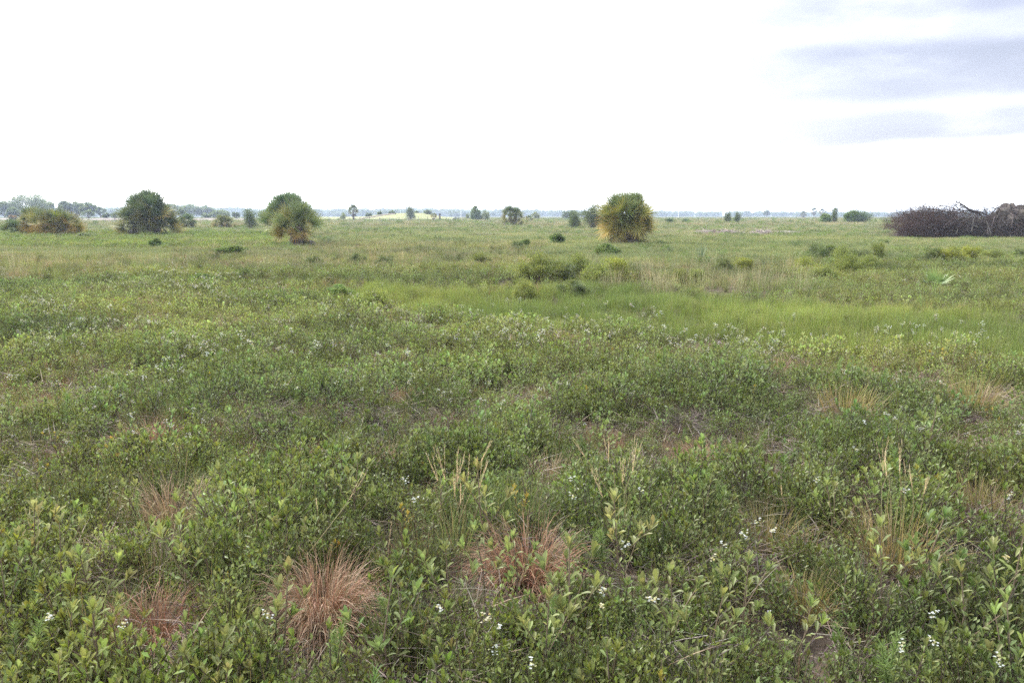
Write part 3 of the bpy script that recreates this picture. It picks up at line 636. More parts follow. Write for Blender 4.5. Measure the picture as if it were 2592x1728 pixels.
bush_rows = [ # u, base v, width px, height px, kind, label
 (1365, 705, 95, 66, 'olive', 'grey flecked olive bush at the left end of the middle thicket'), (1420, 700, 80, 55, 'dark', 'dark bush in the middle thicket beside the grey flecked one'), (1462, 690, 75, 52, 'olive', 'taller loose olive bush in the centre of the middle thicket'),
 (1515, 705, 80, 48, 'olive', 'light olive bush right of the tall loose one'), (1560, 695, 75, 48, 'olive', 'yellow green bush at the right end of the middle thicket'), (1325, 735, 60, 42, 'olive', 'small pale bush below the left end of the middle thicket'),
 (1450, 730, 70, 34, 'dark', 'low dark bush in front of the middle thicket'), (1540, 640, 52, 30, 'fern', 'bright green bush directly before the large round palm'), (1410, 613, 32, 30, 'fern', 'upright bright green bush left of the large round palm'),
 (1833, 675, 40, 42, 'dark', 'small dark upright shrub right of the middle thicket'), (1885, 672, 60, 26, 'olive', 'low yellow green bush just right of the small dark upright shrub'), (1720, 700, 45, 28, 'olive', 'round low bush in the tall straw grass'), (1765, 700, 45, 26, 'olive', 'second round low bush in the tall straw grass, right one'),
 (2060, 645, 45, 40, 'dark', 'dark blue green bush, leftmost of the right thicket'), (2098, 655, 60, 48, 'dark', 'largest dark bush of the right thicket'), (2135, 660, 50, 38, 'olive', 'mid olive bush right of the largest dark one'), (2170, 650, 55, 34, 'dark', 'wide dark bush in the back of the right thicket'),
 (2222, 650, 40, 40, 'olive', 'upright olive bush at the right end of the right thicket'), (2040, 672, 60, 30, 'olive', 'yellow green front bush at the left of the right thicket'), (2150, 680, 60, 42, 'olive', 'rounded front bush in the middle of the right thicket'), (2200, 672, 55, 32, 'olive', 'front bush at the right of the right thicket'), (2090, 690, 70, 30, 'olive', 'lowest front bush of the right thicket'),
 (2362, 655, 45, 40, 'dark', 'upright dark bush at the left end of the far right thicket'), (2410, 655, 65, 32, 'olive', 'bright olive bush second in the far right thicket'), (2455, 652, 60, 34, 'olive', 'bright olive bush third in the far right thicket'), (2520, 645, 60, 20, 'olive', 'low bush between the third one and the right edge'), (2582, 642, 34, 28, 'dark', 'small bush cut by the right edge below the brush pile'),
 (2245, 615, 22, 14, 'dark', 'tiny green bush in the grass left of the brush pile'), (1215, 660, 50, 26, 'olive', 'loose bush in the pinkish grass right of centre'), (975, 660, 45, 24, 'dark', 'small dark bush in the pinkish grass, centre left'), (905, 655, 40, 24, 'dark', 'small dark bush just left of the centre left one'), (795, 660, 40, 26, 'dark', 'dark tufty bush in the grass below the grey green palm'),
 (940, 755, 75, 44, 'olive', 'pale rounded bush at the left end of the bright grass'), (620, 692, 34, 30, 'dark', 'small dark bush in the left meadow'), (515, 705, 60, 26, 'fern', 'low bright green bush in the left meadow'), (395, 622, 24, 26, 'fern', 'small spiky green plant below the big dark clump'),
 (590, 640, 60, 22, 'fern', 'row of upright green weeds between the two left palms'), (215, 598, 40, 16, 'dark', 'low green bush right of the orange thicket'), (860, 735, 50, 22, 'fern', 'fresh green patch bush in front of the pale rounded bush'),
 (1500, 577, 58, 38, 'round', 'grey green round bush behind the left side of the large round palm'), (1455, 572, 36, 22, 'round', 'lower grey bush left of the grey green round bush'), (633, 570, 38, 28, 'round', 'rounded dark shrub left of the grey green palm'), (1039, 559, 27, 26, 'round', 'compact blue green evergreen shrub before the grassy mound'),
 (1842, 562, 19, 20, 'round', 'dark shrub, left one of a pair on the right plain'), (1867, 561, 19, 17, 'round', 'dark shrub, right one of a pair on the right plain'), (2112, 566, 17, 25, 'round', 'dark narrow shrub under the rightmost tall palm'),
 (2155, 565, 36, 18, 'fern', 'light green front bush at the left of the broad dark bush'), (2090, 562, 30, 12, 'fern', 'low light green bush left of the dark narrow shrub'), (1205, 558, 26, 24, 'fern', 'bright green small tree right of the grassy mound'), (1228, 556, 26, 20, 'olive', 'second small green tree touching the bright green one'),
 (1183, 554, 12, 11, 'olive', 'tiny green tree left of the bright green small tree'), (868, 558, 16, 14, 'olive', 'small leafy shrub left of the tall trunk palm'), (1355, 553, 24, 15, 'olive', 'flat topped green tree behind the little orange palm'), (1433, 554, 24, 16, 'round', 'flat topped dark tree left of the grey bushes'), (618, 590, 28, 9, 'dark', 'low dark bush line left of the grey green palm'),
 (950, 583, 14, 8, 'dark', 'small dark bush in the flat meadow behind the grey green palm'), (660, 592, 16, 12, 'dark', 'small dark bush beside the half hidden clump'), (1310, 624, 26, 22, 'round', 'squat dark plant in the meadow left of the upright green bush'), (1330, 620, 24, 20, 'fern', 'leafy plant touching the squat dark plant')]
for u, v, w, h, kind, lab in bush_rows:
    far = v < 580
    base = P(u, v, .22) if not far else None
    if far:
        d = {True: 95}.get(v > 568, {True: 150}.get(v > 559.5, 235 if v > 554.5 else 300)); base = PY(u, 546, d)
    p = G(base.xy); d = p.y; ww = w * d / FPX; hh = h * (.95 if kind == 'olive' else .8 if not far else 1.2) * d / FPX + (.16 if not far else .9 if d < 120 else .8)
    st, fo = random.choice(BV[kind]); rr = {'olive': .72, 'dark': .62, 'round': .64, 'fern': .45}[kind]; h0 = {'olive': .85, 'dark': .95, 'round': 1.1, 'fern': 1.0}[kind]
    e = empty('bush', p, lab, 'bush', 'bushes scattered over the meadow', U(0, 6.28), (ww / 2 / rr * (1 if far else 1.35), ww / 2 / rr * (1 if far else 1.2), hh / h0))
    t = (1.25, 1.2, .9) if ('yellow' in lab or 'bright olive' in lab) else (1.15, 1.15, 1.2) if ('pale' in lab or 'light' in lab) else (1, 1, 1)
    part('stems', st, e); part('foliage', fo, e, color=jit(t, .08, .03))
    if not far: EXCL.append((p.x, p.y, ww * .3))
# dome shaped bush and spiky rosettes
def broad_bush(u, v, w, h, d, lab, cols, name='broad_bush', n=9000, L=.16, cat='bush', clumps=44):
    p = G(PY(u, 546, d).xy); ww = w * d / FPX; hh = h * d / FPX + (v - 546) * 0
    st = MB(); f = make_bush(hh, ww / 2, n, L, cols, clumps, st, True, .4, .13)
    e = empty(name, p, lab, cat, None); part('stems', st.mesh('stems', M_WOOD), e); part('foliage', f.mesh('foliage', M_LEAF), e)
broad_bush(2178, 566, 68, 31, 150, 'broad dark green dome shaped bush left of the brush pile', [(.05, .085, .03), (.08, .12, .04), (.06, .1, .03)])
broad_bush(2262, 560, 40, 16, 150, 'thin grey green bush against the left end of the brush pile', [(.1, .13, .06), (.13, .15, .08)], n=1600)
def rosette_plant(u, v, k, n, L, w, cols, lab, cat='plant', name='spiky_plant', lean=1.0):
    p = G(P(u, v, .15)); m = MB()
    for i in range(n):
        a = i * 2.4; t = U(.1, lean); c = jit(random.choice(cols), .15); m.blade(Vector((0, 0, 0)), sph(t, a), L * U(.8, 1.1), w, U(.05, .3), c, None, 4, 0.2)
    o = part(name, m.mesh(name, M_PALM), None, p); o.scale = (k,) * 3; tag(o, lab, cat)
rosette_plant(1775, 652, 1, 34, .75, .03, [(.10, .15, .08), (.13, .17, .1)], 'grey green spiky rosette in the meadow right of the large round palm', lean=.9)
rosette_plant(835, 614, 1, 26, .7, .03, [(.1, .13, .08)], 'tuft of blue grey spikes at the foot of the grey green palm', lean=1.2)
# seedling palm; the shine of two fans is put into their pale colour
e = empty('seedling_palm', G(P(2368, 722, .12)), 'low seedling palm with two fans coloured silvery white for their shine at right', 'palm')
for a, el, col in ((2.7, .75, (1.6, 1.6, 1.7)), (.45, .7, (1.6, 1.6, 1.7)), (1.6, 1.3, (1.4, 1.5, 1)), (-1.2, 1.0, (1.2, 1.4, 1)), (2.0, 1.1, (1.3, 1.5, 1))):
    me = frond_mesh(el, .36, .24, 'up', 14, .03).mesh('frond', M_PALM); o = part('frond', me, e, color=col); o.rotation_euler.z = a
# slender weeds standing in the far meadow
for u, vb, vt, lab in ((1018, 586, 560, 'thin dark weed stalk in the far meadow below the mound, left one'), (1063, 586, 562, 'thin dark weed stalk in the far meadow below the mound, right one'), (2203, 645, 560, 'tall hair thin stem in front of the brush pile thicket'), (552, 592, 568, 'thin weed stalk left of the two left palms gap'),
                       (1990, 634, 612, 'upright leafy weed left of the right thicket'), (1108, 583, 566, 'short weed stalk right of the far meadow pair'), (1072, 585, 570, 'short weed beside the right far meadow stalk')):
    p = G(P(u, vb, .1)); t = PY(u, vt, p.y); h = t.z - p.z; m = make_feather(h, 160, (.07, .1, .04)); k = max(1, p.y / 16)
    o = part('weed_stalk', m.mesh('weed_stalk', M_LEAF), None, p); o.scale = (k * .8, k * .8, 1); tag(o, lab, 'weed')

# ------------------------------------------------------------------ brush pile
def brush_pile():
    d = 58.0; o = G(PY(2255, 546, d).xy); e = empty('brush_pile', o, 'long heap of dead grey brown branches with a dark root ball at its right end', 'brush pile')
    X = lambda u: (u - 2255) * d / FPX; Z = lambda v: CAM_H + (546 - v) * d / FPX
    prof = ([2252, 2272, 2300, 2335, 2370, 2410, 2450, 2500, 2525, 2560, 2580, 2640, 2700], [582, 562, 543, 536, 539, 541, 545, 539, 528, 530, 545, 548, 580])
    top = lambda x: Z(np.interp(x * FPX / d + 2255, *prof)); W = X(2700)
    # dark core added inside the heap to block light coming through
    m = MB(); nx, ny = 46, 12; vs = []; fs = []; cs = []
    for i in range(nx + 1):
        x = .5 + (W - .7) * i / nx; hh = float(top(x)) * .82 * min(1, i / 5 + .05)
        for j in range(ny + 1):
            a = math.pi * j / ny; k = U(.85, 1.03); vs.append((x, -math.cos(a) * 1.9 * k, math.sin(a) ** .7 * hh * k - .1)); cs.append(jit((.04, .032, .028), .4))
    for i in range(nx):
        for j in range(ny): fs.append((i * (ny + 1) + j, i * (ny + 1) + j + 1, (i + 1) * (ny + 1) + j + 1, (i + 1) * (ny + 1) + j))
    m.add(vs, fs, cs); part('light_block_core', m.mesh('light_block_core', M_WOOD), e)
    def twig(m, x0, x1, n, L, r, cols, up=(-.3, .5), poke=1.02, sub=2):
        for i in range(n):
            x = U(x0, x1); y = U(-2.1, 1.6); h = float(top(x)) * math.sqrt(max(.04, 1 - (y / 2.4) ** 2)); z = h * (U(0, 1) ** .55) * poke
            if y > -1 and z < h * .7: y = -abs(y) - .6
            p = Vector((x, y, max(.03, z))); dr = Vector((U(-1, 1), U(-.7, .5), U(*up))).normalized(); l = U(*L); c = jit(random.choice(cols), .25, .08); rr = U(*r)
            pts = [p]; dd = dr.copy()
            for k in range(4): dd = (dd + Vector((U(-.25, .25), U(-.2, .2), U(-.2, .2)))).normalized(); p = p + dd * (l / 4); pts.append(p.copy())
            m.tube(pts, [rr, rr * .85, rr * .7, rr * .5, rr * .25], c, 3)
            for k in range(sub):
                q = pts[random.randint(1, 3)]; ds = (dd + Vector((U(-.8, .8), U(-.6, .6), U(-.5, .8)))).normalized(); m.tube([q, q + ds * l * .25, q + (ds + Vector((0, 0, U(-.2, .3)))) * l * .42], [rr * .5, rr * .35, rr * .15], c, 3)
    RED = [(.075, .048, .042), (.062, .043, .04), (.095, .064, .055)]; GR = [(.075, .065, .062), (.115, .103, .096), (.048, .04, .038)]
    m = MB(); twig(m, .1, 3.6, 2100, (.5, 1.3), (.006, .014), RED, (-.2, .6), 1.0, 2); part('fine_twigs', m.mesh('fine_twigs', M_WOOD), e)
    m = MB(); twig(m, 1.5, W - .5, 1500, (.7, 2.0), (.01, .028), GR + RED[:1], (-.35, .5), .98, 2); part('branches', m.mesh('branches', M_WOOD), e)
    m = MB(); twig(m, .8, 6.5, 320, (.5, 1.2), (.006, .013), RED + GR, (.1, .9), 1.12, 3); part('sprays', m.mesh('sprays', M_WOOD), e)
    def limb(a, b, r, sub=5, c=(.045, .038, .036)):
        r *= .78
        m = MB(); pa = Vector((X(a[0]), -1.2, Z(a[1]))); pb = Vector((X(b[0]), -1.5, Z(b[1]))); n = 6; pts = [pa.lerp(pb, i / n) + Vector((0, 0, .06 * math.sin(i * 1.7))) for i in range(n + 1)]
        m.tube(pts, [r * (1 - .75 * i / n) for i in range(n + 1)], c, 6)
        for k in range(sub):
            q = pa.lerp(pb, U(.35, .98)); dd = ((pb - pa).normalized() + Vector((U(-.3, .3), U(-.3, .3), U(-.4, .8)))).normalized(); l = U(.3, .9)
            m.tube([q, q + dd * l * .5, q + (dd + Vector((U(-.2, .2), 0, .15))) * l], [r * .3, r * .2, r * .07], c, 4)
            for j in range(2):
                w = q + dd * l * U(.3, .7); d3 = (dd + Vector((U(-.6, .6), 0, U(-.5, .8)))).normalized(); m.tube([w, w + d3 * l * .4], [r * .12, r * .04], c, 3)
        part('limb', m.mesh('limb', M_WOOD), e)
    limb((2455, 545), (2386, 514), .10, 9); limb((2470, 545), (2380, 520), .07, 8); limb((2466, 540), (2453, 519), .055, 1); limb((2480, 546), (2486, 527), .05, 2); limb((2500, 531), (2470, 527), .05, 3)
    limb((2440, 540), (2345, 522), .06, 9); limb((2430, 544), (2330, 533), .07, 7, (.13, .115, .105)); limb((2400, 540), (2310, 530), .045, 9, (.09, .07, .065)); limb((2400, 530), (2343, 505), .018, 5, (.11, .095, .09)); limb((2540, 528), (2562, 516), .02, 3)
    for a, b in (((2452, 592), (2472, 546)), ((2462, 592), (2448, 552)), ((2346, 575), (2372, 555)), ((2415, 585), (2420, 553)), ((2510, 575), (2514, 545)), ((2505, 572), (2490, 556)), ((2380, 585), (2378, 570)), ((2430, 575), (2400, 560)), ((2560, 560), (2592, 575)), ((2455, 596), (2456, 568))):
        m = MB(); pa = Vector((X(a[0]), -2.3, Z(a[1]))); pb = Vector((X(b[0]), -2.1, Z(b[1]))); m.tube([pa, pa.lerp(pb, .5) + Vector((U(-.1, .1), 0, 0)), pb], [.035, .028, .016], jit((.13, .115, .108)), 5); part('pale_branch', m.mesh('pale_branch', M_WOOD), e)
    # root ball: lumpy mass with hanging roots
    m = MB(); c = Vector((X(2532), -.9, 1.2)); nu, nv = 26, 16; vs = []; cs = []; fs = []
    for j in range(nv + 1):
        for i in range(nu):
            a = 2 * math.pi * i / nu; b = math.pi * j / nv; k = 1 + .16 * math.sin(3 * a + 5 * b) + .12 * math.sin(7 * a - 3 * b) + U(-.07, .07)
            vs.append((c.x + 1.15 * k * math.cos(a) * math.sin(b), c.y + 1.2 * k * math.sin(a) * math.sin(b), c.z + 1.12 * k * math.cos(b))); cs.append(jit((.06, .05, .045), .35))
    for j in range(nv):
        for i in range(nu): fs.append((j * nu + i, j * nu + (i + 1) % nu, (j + 1) * nu + (i + 1) % nu, (j + 1) * nu + i))
    m.add(vs, fs, cs)
    for i in range(380):
        a = U(0, 6.28); b = U(.1, 2.4); q = c + Vector((1.15 * math.cos(a) * math.sin(b), 1.2 * math.sin(a) * math.sin(b), 1.12 * math.cos(b))); dd = Vector((U(-.7, .7), -.6 + U(-.3, .3), U(-1.6, .2))).normalized(); l = U(.3, 1.1)
        m.tube([q, q + dd * l * .5 + Vector((0, -.05, 0)), q + dd * l + Vector((U(-.1, .1), 0, -.1))], [.022, .016, .006], jit(random.choice([(.1, .085, .08), (.065, .055, .05), (.14, .125, .115)]), .2), 4)
    part('root_ball', m.mesh('root_ball', M_WOOD), e)
    m = MB(); twig(m, X(2575), W, 500, (.8, 2.2), (.015, .04), [(.085, .06, .055), (.05, .04, .04)], (-.2, .3), 1.0, 1); part('stacked_limbs', m.mesh('stacked_limbs', M_WOOD), e)
    m = MB(); pa = Vector((X(2582), -1.9, Z(549))); pb = Vector((X(2680), -1.6, Z(552))); m.tube([pa, pb], [.06, .07], (.26, .24, .23), 7); part('pale_log', m.mesh('pale_log', M_WOOD), e)
brush_pile()
# ------------------------------------------------------------------ fence, poles, mound, sand
def fence():
    a = PY(640, 546, 178); b = PY(1175, 546, 200); e = empty('wire_fence', G(a.xy), 'low wire fence with thin dark posts crossing before the grassy mound', 'fence')
    n = 22; tops = []
    for i in range(n):
        t = i / (n - 1); q = a.lerp(b, t); x, y = q.x - a.x, q.y - a.y; z0 = float(gz(q.x, q.y)) - float(gz(a.x, a.y)); h = 1.3 * U(.9, 1.1); m = MB(); lx = U(-.06, .06)
        m.tube([Vector((0, 0, -.3)), Vector((lx, 0, h))], [.06, .05], (.12, .1, .09), 6); part('post', m.mesh('post', M_WOOD), e, (x, y, z0)); tops.append(Vector((x + lx, y, z0 + h)))
    for hh in (.15, .5, .85):
        m = MB(); m.tube([p - Vector((0, 0, hh)) for p in tops], [.012] * n, (.25, .24, .24), 3); part('wire', m.mesh('wire', M_WOOD), e)
fence()
for u, d, hv, w, lab in ((1113, 190, 541, .22, 'short thick dark post standing alone right of the grassy mound'), (1160, 195, 551, .08, 'thin dark post among pale reeds right of the short thick post'), (290, 190, 549, .1, 'thin post left of the big dark palm clump'), (207, 190, 549, .09, 'thin post between the orange thicket and the big dark clump'), (347 + 290, 185, 550, .09, 'thin post between the two left palm groups')):
    p = G(PY(u, 546, d).xy); m = MB(); h = CAM_H + (546 - hv) * d / FPX; m.tube([Vector((0, 0, -.3)), Vector((.02, 0, h * .6)), Vector((0, 0, h))], [w, w * .9, w * .8], (.09, .08, .075), 7)
    if w > .2: m.tube([Vector((-.3, 0, h * .8)), Vector((.25, 0, h * .78))], [.06, .06], (.09, .08, .075), 5)
    tag(part('wooden_post', m.mesh('wooden_post', M_WOOD), None, p), lab, 'post')
for u, d, t, lab in ((947, 420, 527, 'pale thin utility pole behind the left slope of the mound'), (1167, 420, 530, 'pale thin utility pole against the far woods right of the mound'), (1717, 420, 533, 'faint thin pole on the horizon right of the large round palm')):
    p = G(PY(u, 546, d).xy); h = CAM_H + (546 - t) * d / FPX; e = empty('utility_pole', p, lab, 'pole'); m = MB(); m.tube([Vector((0, 0, -.5)), Vector((0, 0, h))], [.14, .1], (1, 1, 1), 8); me = m.mesh('pole', M_POLE); part('pole', me, e)
    m = MB(); m.tube([Vector((-.7, 0, h * .93)), Vector((.7, 0, h * .93))], [.05, .05], (1, 1, 1), 5); part('crossarm', m.mesh('crossarm', M_POLE), e)
def terrain_patch(name, u0, u1, d, depth, hfun, mat, lab, nx=60, ny=14):
    vs = []; fs = []
    for j in range(ny + 1):
        for i in range(nx + 1):
            s = i / nx; t = j / ny; u = u0 + (u1 - u0) * s; x = (u - 1296) * d / FPX; y = d + depth * (t - .5)
            vs.append((x, y, hfun(u, t) + float(gz(x, y))))
    for j in range(ny):
        for i in range(nx): a = j * (nx + 1) + i; fs.append((a, a + 1, a + nx + 2, a + nx + 1))
    me = D.meshes.new(name); me.from_pydata(vs, [], fs); me.polygons.foreach_set('use_smooth', [True] * len(fs)); me.materials.append(mat); o = D.objects.new(name, me); return tag(link(o), lab, kind='structure')
md = 262
def mound_h(u, t):
    top = np.interp(u, [800, 860, 925, 945, 965, 985, 1010, 1050, 1070, 1095, 1120, 1150], [549, 549, 548, 545, 542.5, 540.5, 539.5, 538.8, 540, 545, 549, 551])
    return float((CAM_H + (546 - top) * md / FPX) * min(1, max(0, (t - .02) * 1.9)) ** .9 * min(1, (1 - t) * 5)) - .15
M_MOUND = simple_mat('mound_grass', (.12, .15, .035), .95, .35, (.16, .155, .055))
terrain_patch('mound', 800, 1150, md, 46, mound_h, M_MOUND, 'low yellow green grassy mound behind the wire fence', 90, 24)
M_SOIL = simple_mat('eroded_soil', (.06, .045, .035), .95, .6, (.11, .085, .065))
def cut_h(u, t):
    c = np.interp(u, [918, 945, 975, 1010], [553, 549, 544, 540.5]); return float(CAM_H + (546 - c) * (md - 17) / FPX + .35 * math.sin(math.pi * t) - .3)
terrain_patch('eroded_slope', 918, 1005, md - 17, 3, cut_h, M_SOIL, 'dark eroded strip climbing the left slope of the mound', 30, 6)
M_SAND = simple_mat('pale_sand', (.17, .155, .135), .95, .8, (.08, .075, .06))
terrain_patch('sand_patch', 1465, 2030, 72, 7, lambda u, t: .34 * math.sin(math.pi * t) * (.55 + .45 * math.sin(u * .045) * math.sin(u * .013 + 1)) + U(-.04, .05), M_SAND, 'strip of bare pale sand and spoil behind the large round palm', 160, 12)
M_TRACK = simple_mat('bare_track', (.085, .062, .055), .95, .12, (.14, .12, .10))
terrain_patch('dirt_track', -60, 700, 215, 30, lambda u, t: .9 * math.sin(math.pi * t) + .1 * math.sin(u * .05), M_TRACK, 'brownish bare bank along the foot of the left woods', 60, 8)
M_STRAW = simple_mat('straw_plain', (.145, .13, .085), .95, .1, (.115, .11, .065))
terrain_patch('straw_plain', 1130, 2400, 340, 200, lambda u, t: .35 * math.sin(math.pi * t) + .12, M_STRAW, 'pale straw coloured marsh in front of the far woods', 80, 8)

# small heaps of dead branches on the sand strip
for u, w, lab in ((1790, 70, 'low heap of grey sticks on the sand, left one'), (1850, 55, 'low heap of grey sticks on the sand, middle one'), (1930, 40, 'low heap of grey sticks on the sand, right one')):
    p = G(P(u, 588, .3)); ww = w * p.y / FPX; m = MB()
    for i in range(260):
        x = U(-1, 1); q = Vector((x * ww * .5, U(-.8, .8), (1 - x * x) * U(0, .35) + .1)); dd = Vector((U(-1, 1), U(-1, 1), U(-.2, .3))).normalized(); l = U(.3, .9); m.tube([q, q + dd * l * .5, q + dd * l + Vector((0, 0, U(-.05, .08)))], [.02, .016, .008], jit((.3, .26, .24), .3), 3)
    tag(part('stick_heap', m.mesh('stick_heap', M_WOOD), None, p), lab, 'stick heap')

# ------------------------------------------------------------------ trees
def tree_meshes(h, r, n, L, cols, clumps, trunk_h=.22, flat=1.0, low=.47):
    st = MB(); f = MB(); th = h * trunk_h; st.tube([Vector((0, 0, -.3)), Vector((.02 * h, 0, th)), Vector((0, 0, h * .55))], [.03 * h, .024 * h, .012 * h], STEMC, 7); cl = []
    for k in range(clumps):
        a = U(0, 6.28); b = math.acos(U(-.45, 1)); rr = U(.55, 1.0)
        p = Vector((r * rr * math.cos(a) * math.sin(b), r * rr * math.sin(a) * math.sin(b), th + (h - th) * (low + (.89 - low) * rr * math.cos(b) * flat))); cl.append((p, U(.55, 1.25), random.choice(cols)))
        if k < 14: st.tube([Vector((0, 0, th * U(.7, 1.3))), p * .55 + Vector((0, 0, th * .4)), p], [.014 * h, .009 * h, .003 * h], STEMC, 4)
    for i in range(n):
        p, k, c = random.choice(cl); e = Vector((random.gauss(0, 1), random.gauss(0, 1), random.gauss(0, .7))).normalized() * (abs(random.gauss(.8, .25)) * .24 * r * k)
        d = e.normalized() + Vector((U(-.5, .5), U(-.5, .5), U(-.2, .5))); l = L * U(.6, 1.3); f.quadleaf(p + e, d, Vector((U(-.6, .6), U(-.6, .6), 1)), l, l * .6, jit(c, .25, .07))
    return st, f
OAK = [(.10, .14, .05), (.13, .17, .06), (.075, .11, .04)]
tree_rows = [ # u, top v, width px, distance, label
 (75, 492, 96, 300, 'largest broad crowned tree at the far left, above the orange palms'), (12, 509, 62, 300, 'dark rounded tree cut by the left edge'), (36, 527, 36, 260, 'lower dark tree below the rounded left edge tree'), (112, 506, 50, 320, 'tree on the right shoulder of the largest broad crown'),
 (166, 508, 34, 300, 'loose open crowned tree right of the largest broad tree'), (198, 511, 34, 310, 'upright pale green tree, left one of a touching pair'), (225, 511, 34, 305, 'upright pale green tree, right one of a touching pair'), (255, 521, 24, 300, 'narrow tree left of the big dark palm clump'),
 (223, 529, 28, 240, 'small dark round tree in front of the pale pair'), (268, 539, 16, 240, 'tiny dark round tree right of the small dark round one'), (291, 538, 24, 260, 'dusky small tree between the tiny round one and the palm clump'), (72, 532, 26, 250, 'pale edged bush tree behind the orange thicket'), (178, 533, 44, 320, 'light green low tree under the pale pair'),
 (458, 527, 26, 250, 'dark mushroom shaped tree right of the big dark palm clump'), (440, 519, 44, 420, 'soft green tree against the far hedge, right of the big dark clump'), (480, 520, 60, 430, 'wide soft green tree above the small dark palm'), (520, 524, 44, 440, 'soft green tree right of the wide one'), (524, 538, 22, 260, 'small round pale tree left of the brownish palm'),
 (598, 535, 18, 260, 'small bushy tree right of the brownish palm'), (316, 526, 22, 200, 'dark tree touching the left side of the big dark palm clump'), (560, 536, 40, 330, 'low pale tree behind the brownish palm'), (665, 536, 26, 330, 'low pale tree left behind the half hidden clump'),
 (933, 538, 16, 262, 'small round dark tree on the left slope of the mound'), (962, 536, 13, 264, 'tiny dark tree near the top of the mound, left'), (993, 532, 16, 266, 'small dark tree on the top of the mound'), (1054, 533, 14, 266, 'small tree on the right part of the mound top'), (1082, 529, 20, 268, 'taller loose tree on the right end of the mound'),
 (1455, 534, 28, 300, 'hazy green tree behind the grey bushes left of the large round palm'), (1478, 535, 24, 310, 'second hazy green tree nearer the large round palm'), (2588, 528, 40, 150, 'dark green tree at the right edge behind the brush pile'), (1940, 533, 14, 700, 'bushy tree sticking out of the right horizon woods'), (30, 545, 20, 200, 'low orange brown shrub tree at the left edge')]
for u, t, w, d, lab in tree_rows:
    h = CAM_H + (546 - t) * d / FPX; r = w * d / FPX / 2; c = OAK
    if 'pale' in lab or 'soft' in lab or 'light' in lab: c = [(.12, .16, .05), (.15, .19, .06), (.09, .13, .04)]
    if 'orange brown' in lab: c = [(.25, .16, .07), (.18, .15, .06)]
    big = w > 30
    st, f = tree_meshes(h, r, 9000 if big else 2600, (.42 if big else .3) * (d / 300), c, 60 if big else 22, .18 if 'mound' not in lab else .25)
    e = empty('broadleaf_tree', G(PY(u, 546, d).xy), lab, 'tree', 'broadleaf trees along the horizon', U(0, 6.28)); part('trunk', st.mesh('trunk', M_WOOD), e); part('crown', f.mesh('crown', M_LEAF), e)
lib('farwood', [])
c, _ = LIB['farwood']
for i in range(5):
    st, f = tree_meshes(10, 8, 2200, 1.1, OAK, 34, .02, 1.0, .36); f.v += []; o_ = len(f.v); f.v += st.v; f.f += [tuple(j + o_ for j in q) for q in st.f]; f.c += st.c
    c.objects.link(D.objects.new('farwood_%02d' % i, f.mesh('farwood', M_INST)))
LIB['farwood'] = (c, 5)
def woods():
    P_ = []; S = []; T = []
    for row, (d, n) in enumerate(((560, 80), (900, 190), (1150, 330), (1450, 520))):
        for i in range(n):
            u = U(-250, 2850)
            if row == 0 and not (u < 560): continue
            if row == 0 and U(0, 1) < .45: continue
            if row == 1 and u > 1250: continue
            tp = np.interp(u, [-200, 350, 420, 620, 700, 900, 1000, 1250, 1500, 1800, 2100, 2300, 2800], [528, 526, 522, 527, 529, 529, 528, 531, 533, 535, 537, 536, 537]) + U(-1.5, 3.5) + (3 if row < 2 else 0)
            dd = d * U(.95, 1.08); h = CAM_H + (546 - tp) * dd / FPX; x = (u - 1296) / FPX * dd
            P_.append((x, dd, -.3)); S.append(h / 10); T.append([U(.85, 1.15)] * 3)
    n = len(P_); scatter('distant_woods', 'farwood', np.array(P_), RNG.uniform(0, 6.28, n), np.zeros((n, 2)), np.array(S), np.array(T), 'low hazy band of woods along the whole horizon')
woods()

# ------------------------------------------------------------------ ground cover
def zt(front=(1, 1, 1), swale=(1, 1, 1), tan=(1, 1, 1), leafy=(1, 1, 1), heath=(1, 1, 1), rest=(1, 1, 1)):
    def f(x, y, u, v, fr, sw, ta, le, he):
        t = np.ones((len(x), 3)) * np.array(rest)
        for mk, c in ((fr, front), (sw, swale), (ta, tan), (le, leafy), (he, heath)): t[mk] = c
        n = vnoise(x, y, 2.2, 3)[:, None] - .5; k = vnoise(x, y, .7, 31)[:, None] - .5
        return t * (1 + .45 * n + .35 * k) * np.concatenate([1 + .14 * n, 1 + 0 * n, 1 - .1 * n], 1)
    return f
def NZ(x, y, s, seed, a=.3, b=1.4):
    return a + (b - a) * np.clip((vnoise(x, y, s, seed) - .25) * 2, 0, 1)
def sc(name, libname, fn, rings, smin, smax, tf, label, tilt=.15, lift=True):
    scatter(name, libname, *put(libname, rings, fn, smin, smax, tf, tilt, lift), label)
F = lambda a: a.astype(float)
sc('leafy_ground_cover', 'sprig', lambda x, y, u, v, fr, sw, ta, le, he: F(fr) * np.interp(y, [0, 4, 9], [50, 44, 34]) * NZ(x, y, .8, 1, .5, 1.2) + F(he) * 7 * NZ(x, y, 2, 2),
   [(.7, 9, 90, 1), (9, 20, 38, 1), (20, 40, 12, 1.1)], .7, 1.05, lambda x, y, *a: zt(heath=(.98, 1, .95))(x, y, *a) * np.interp(y, [2, 5, 10, 18], [1, 1.05, 1.3, 1.3])[:, None] * np.where(y[:, None] > 5, np.array([[.93, 1.0, 1.12]]), 1.0), 'dense grey green leafy ground cover of the foreground')  # paler with distance: light caught by the rosettes, put into the tint
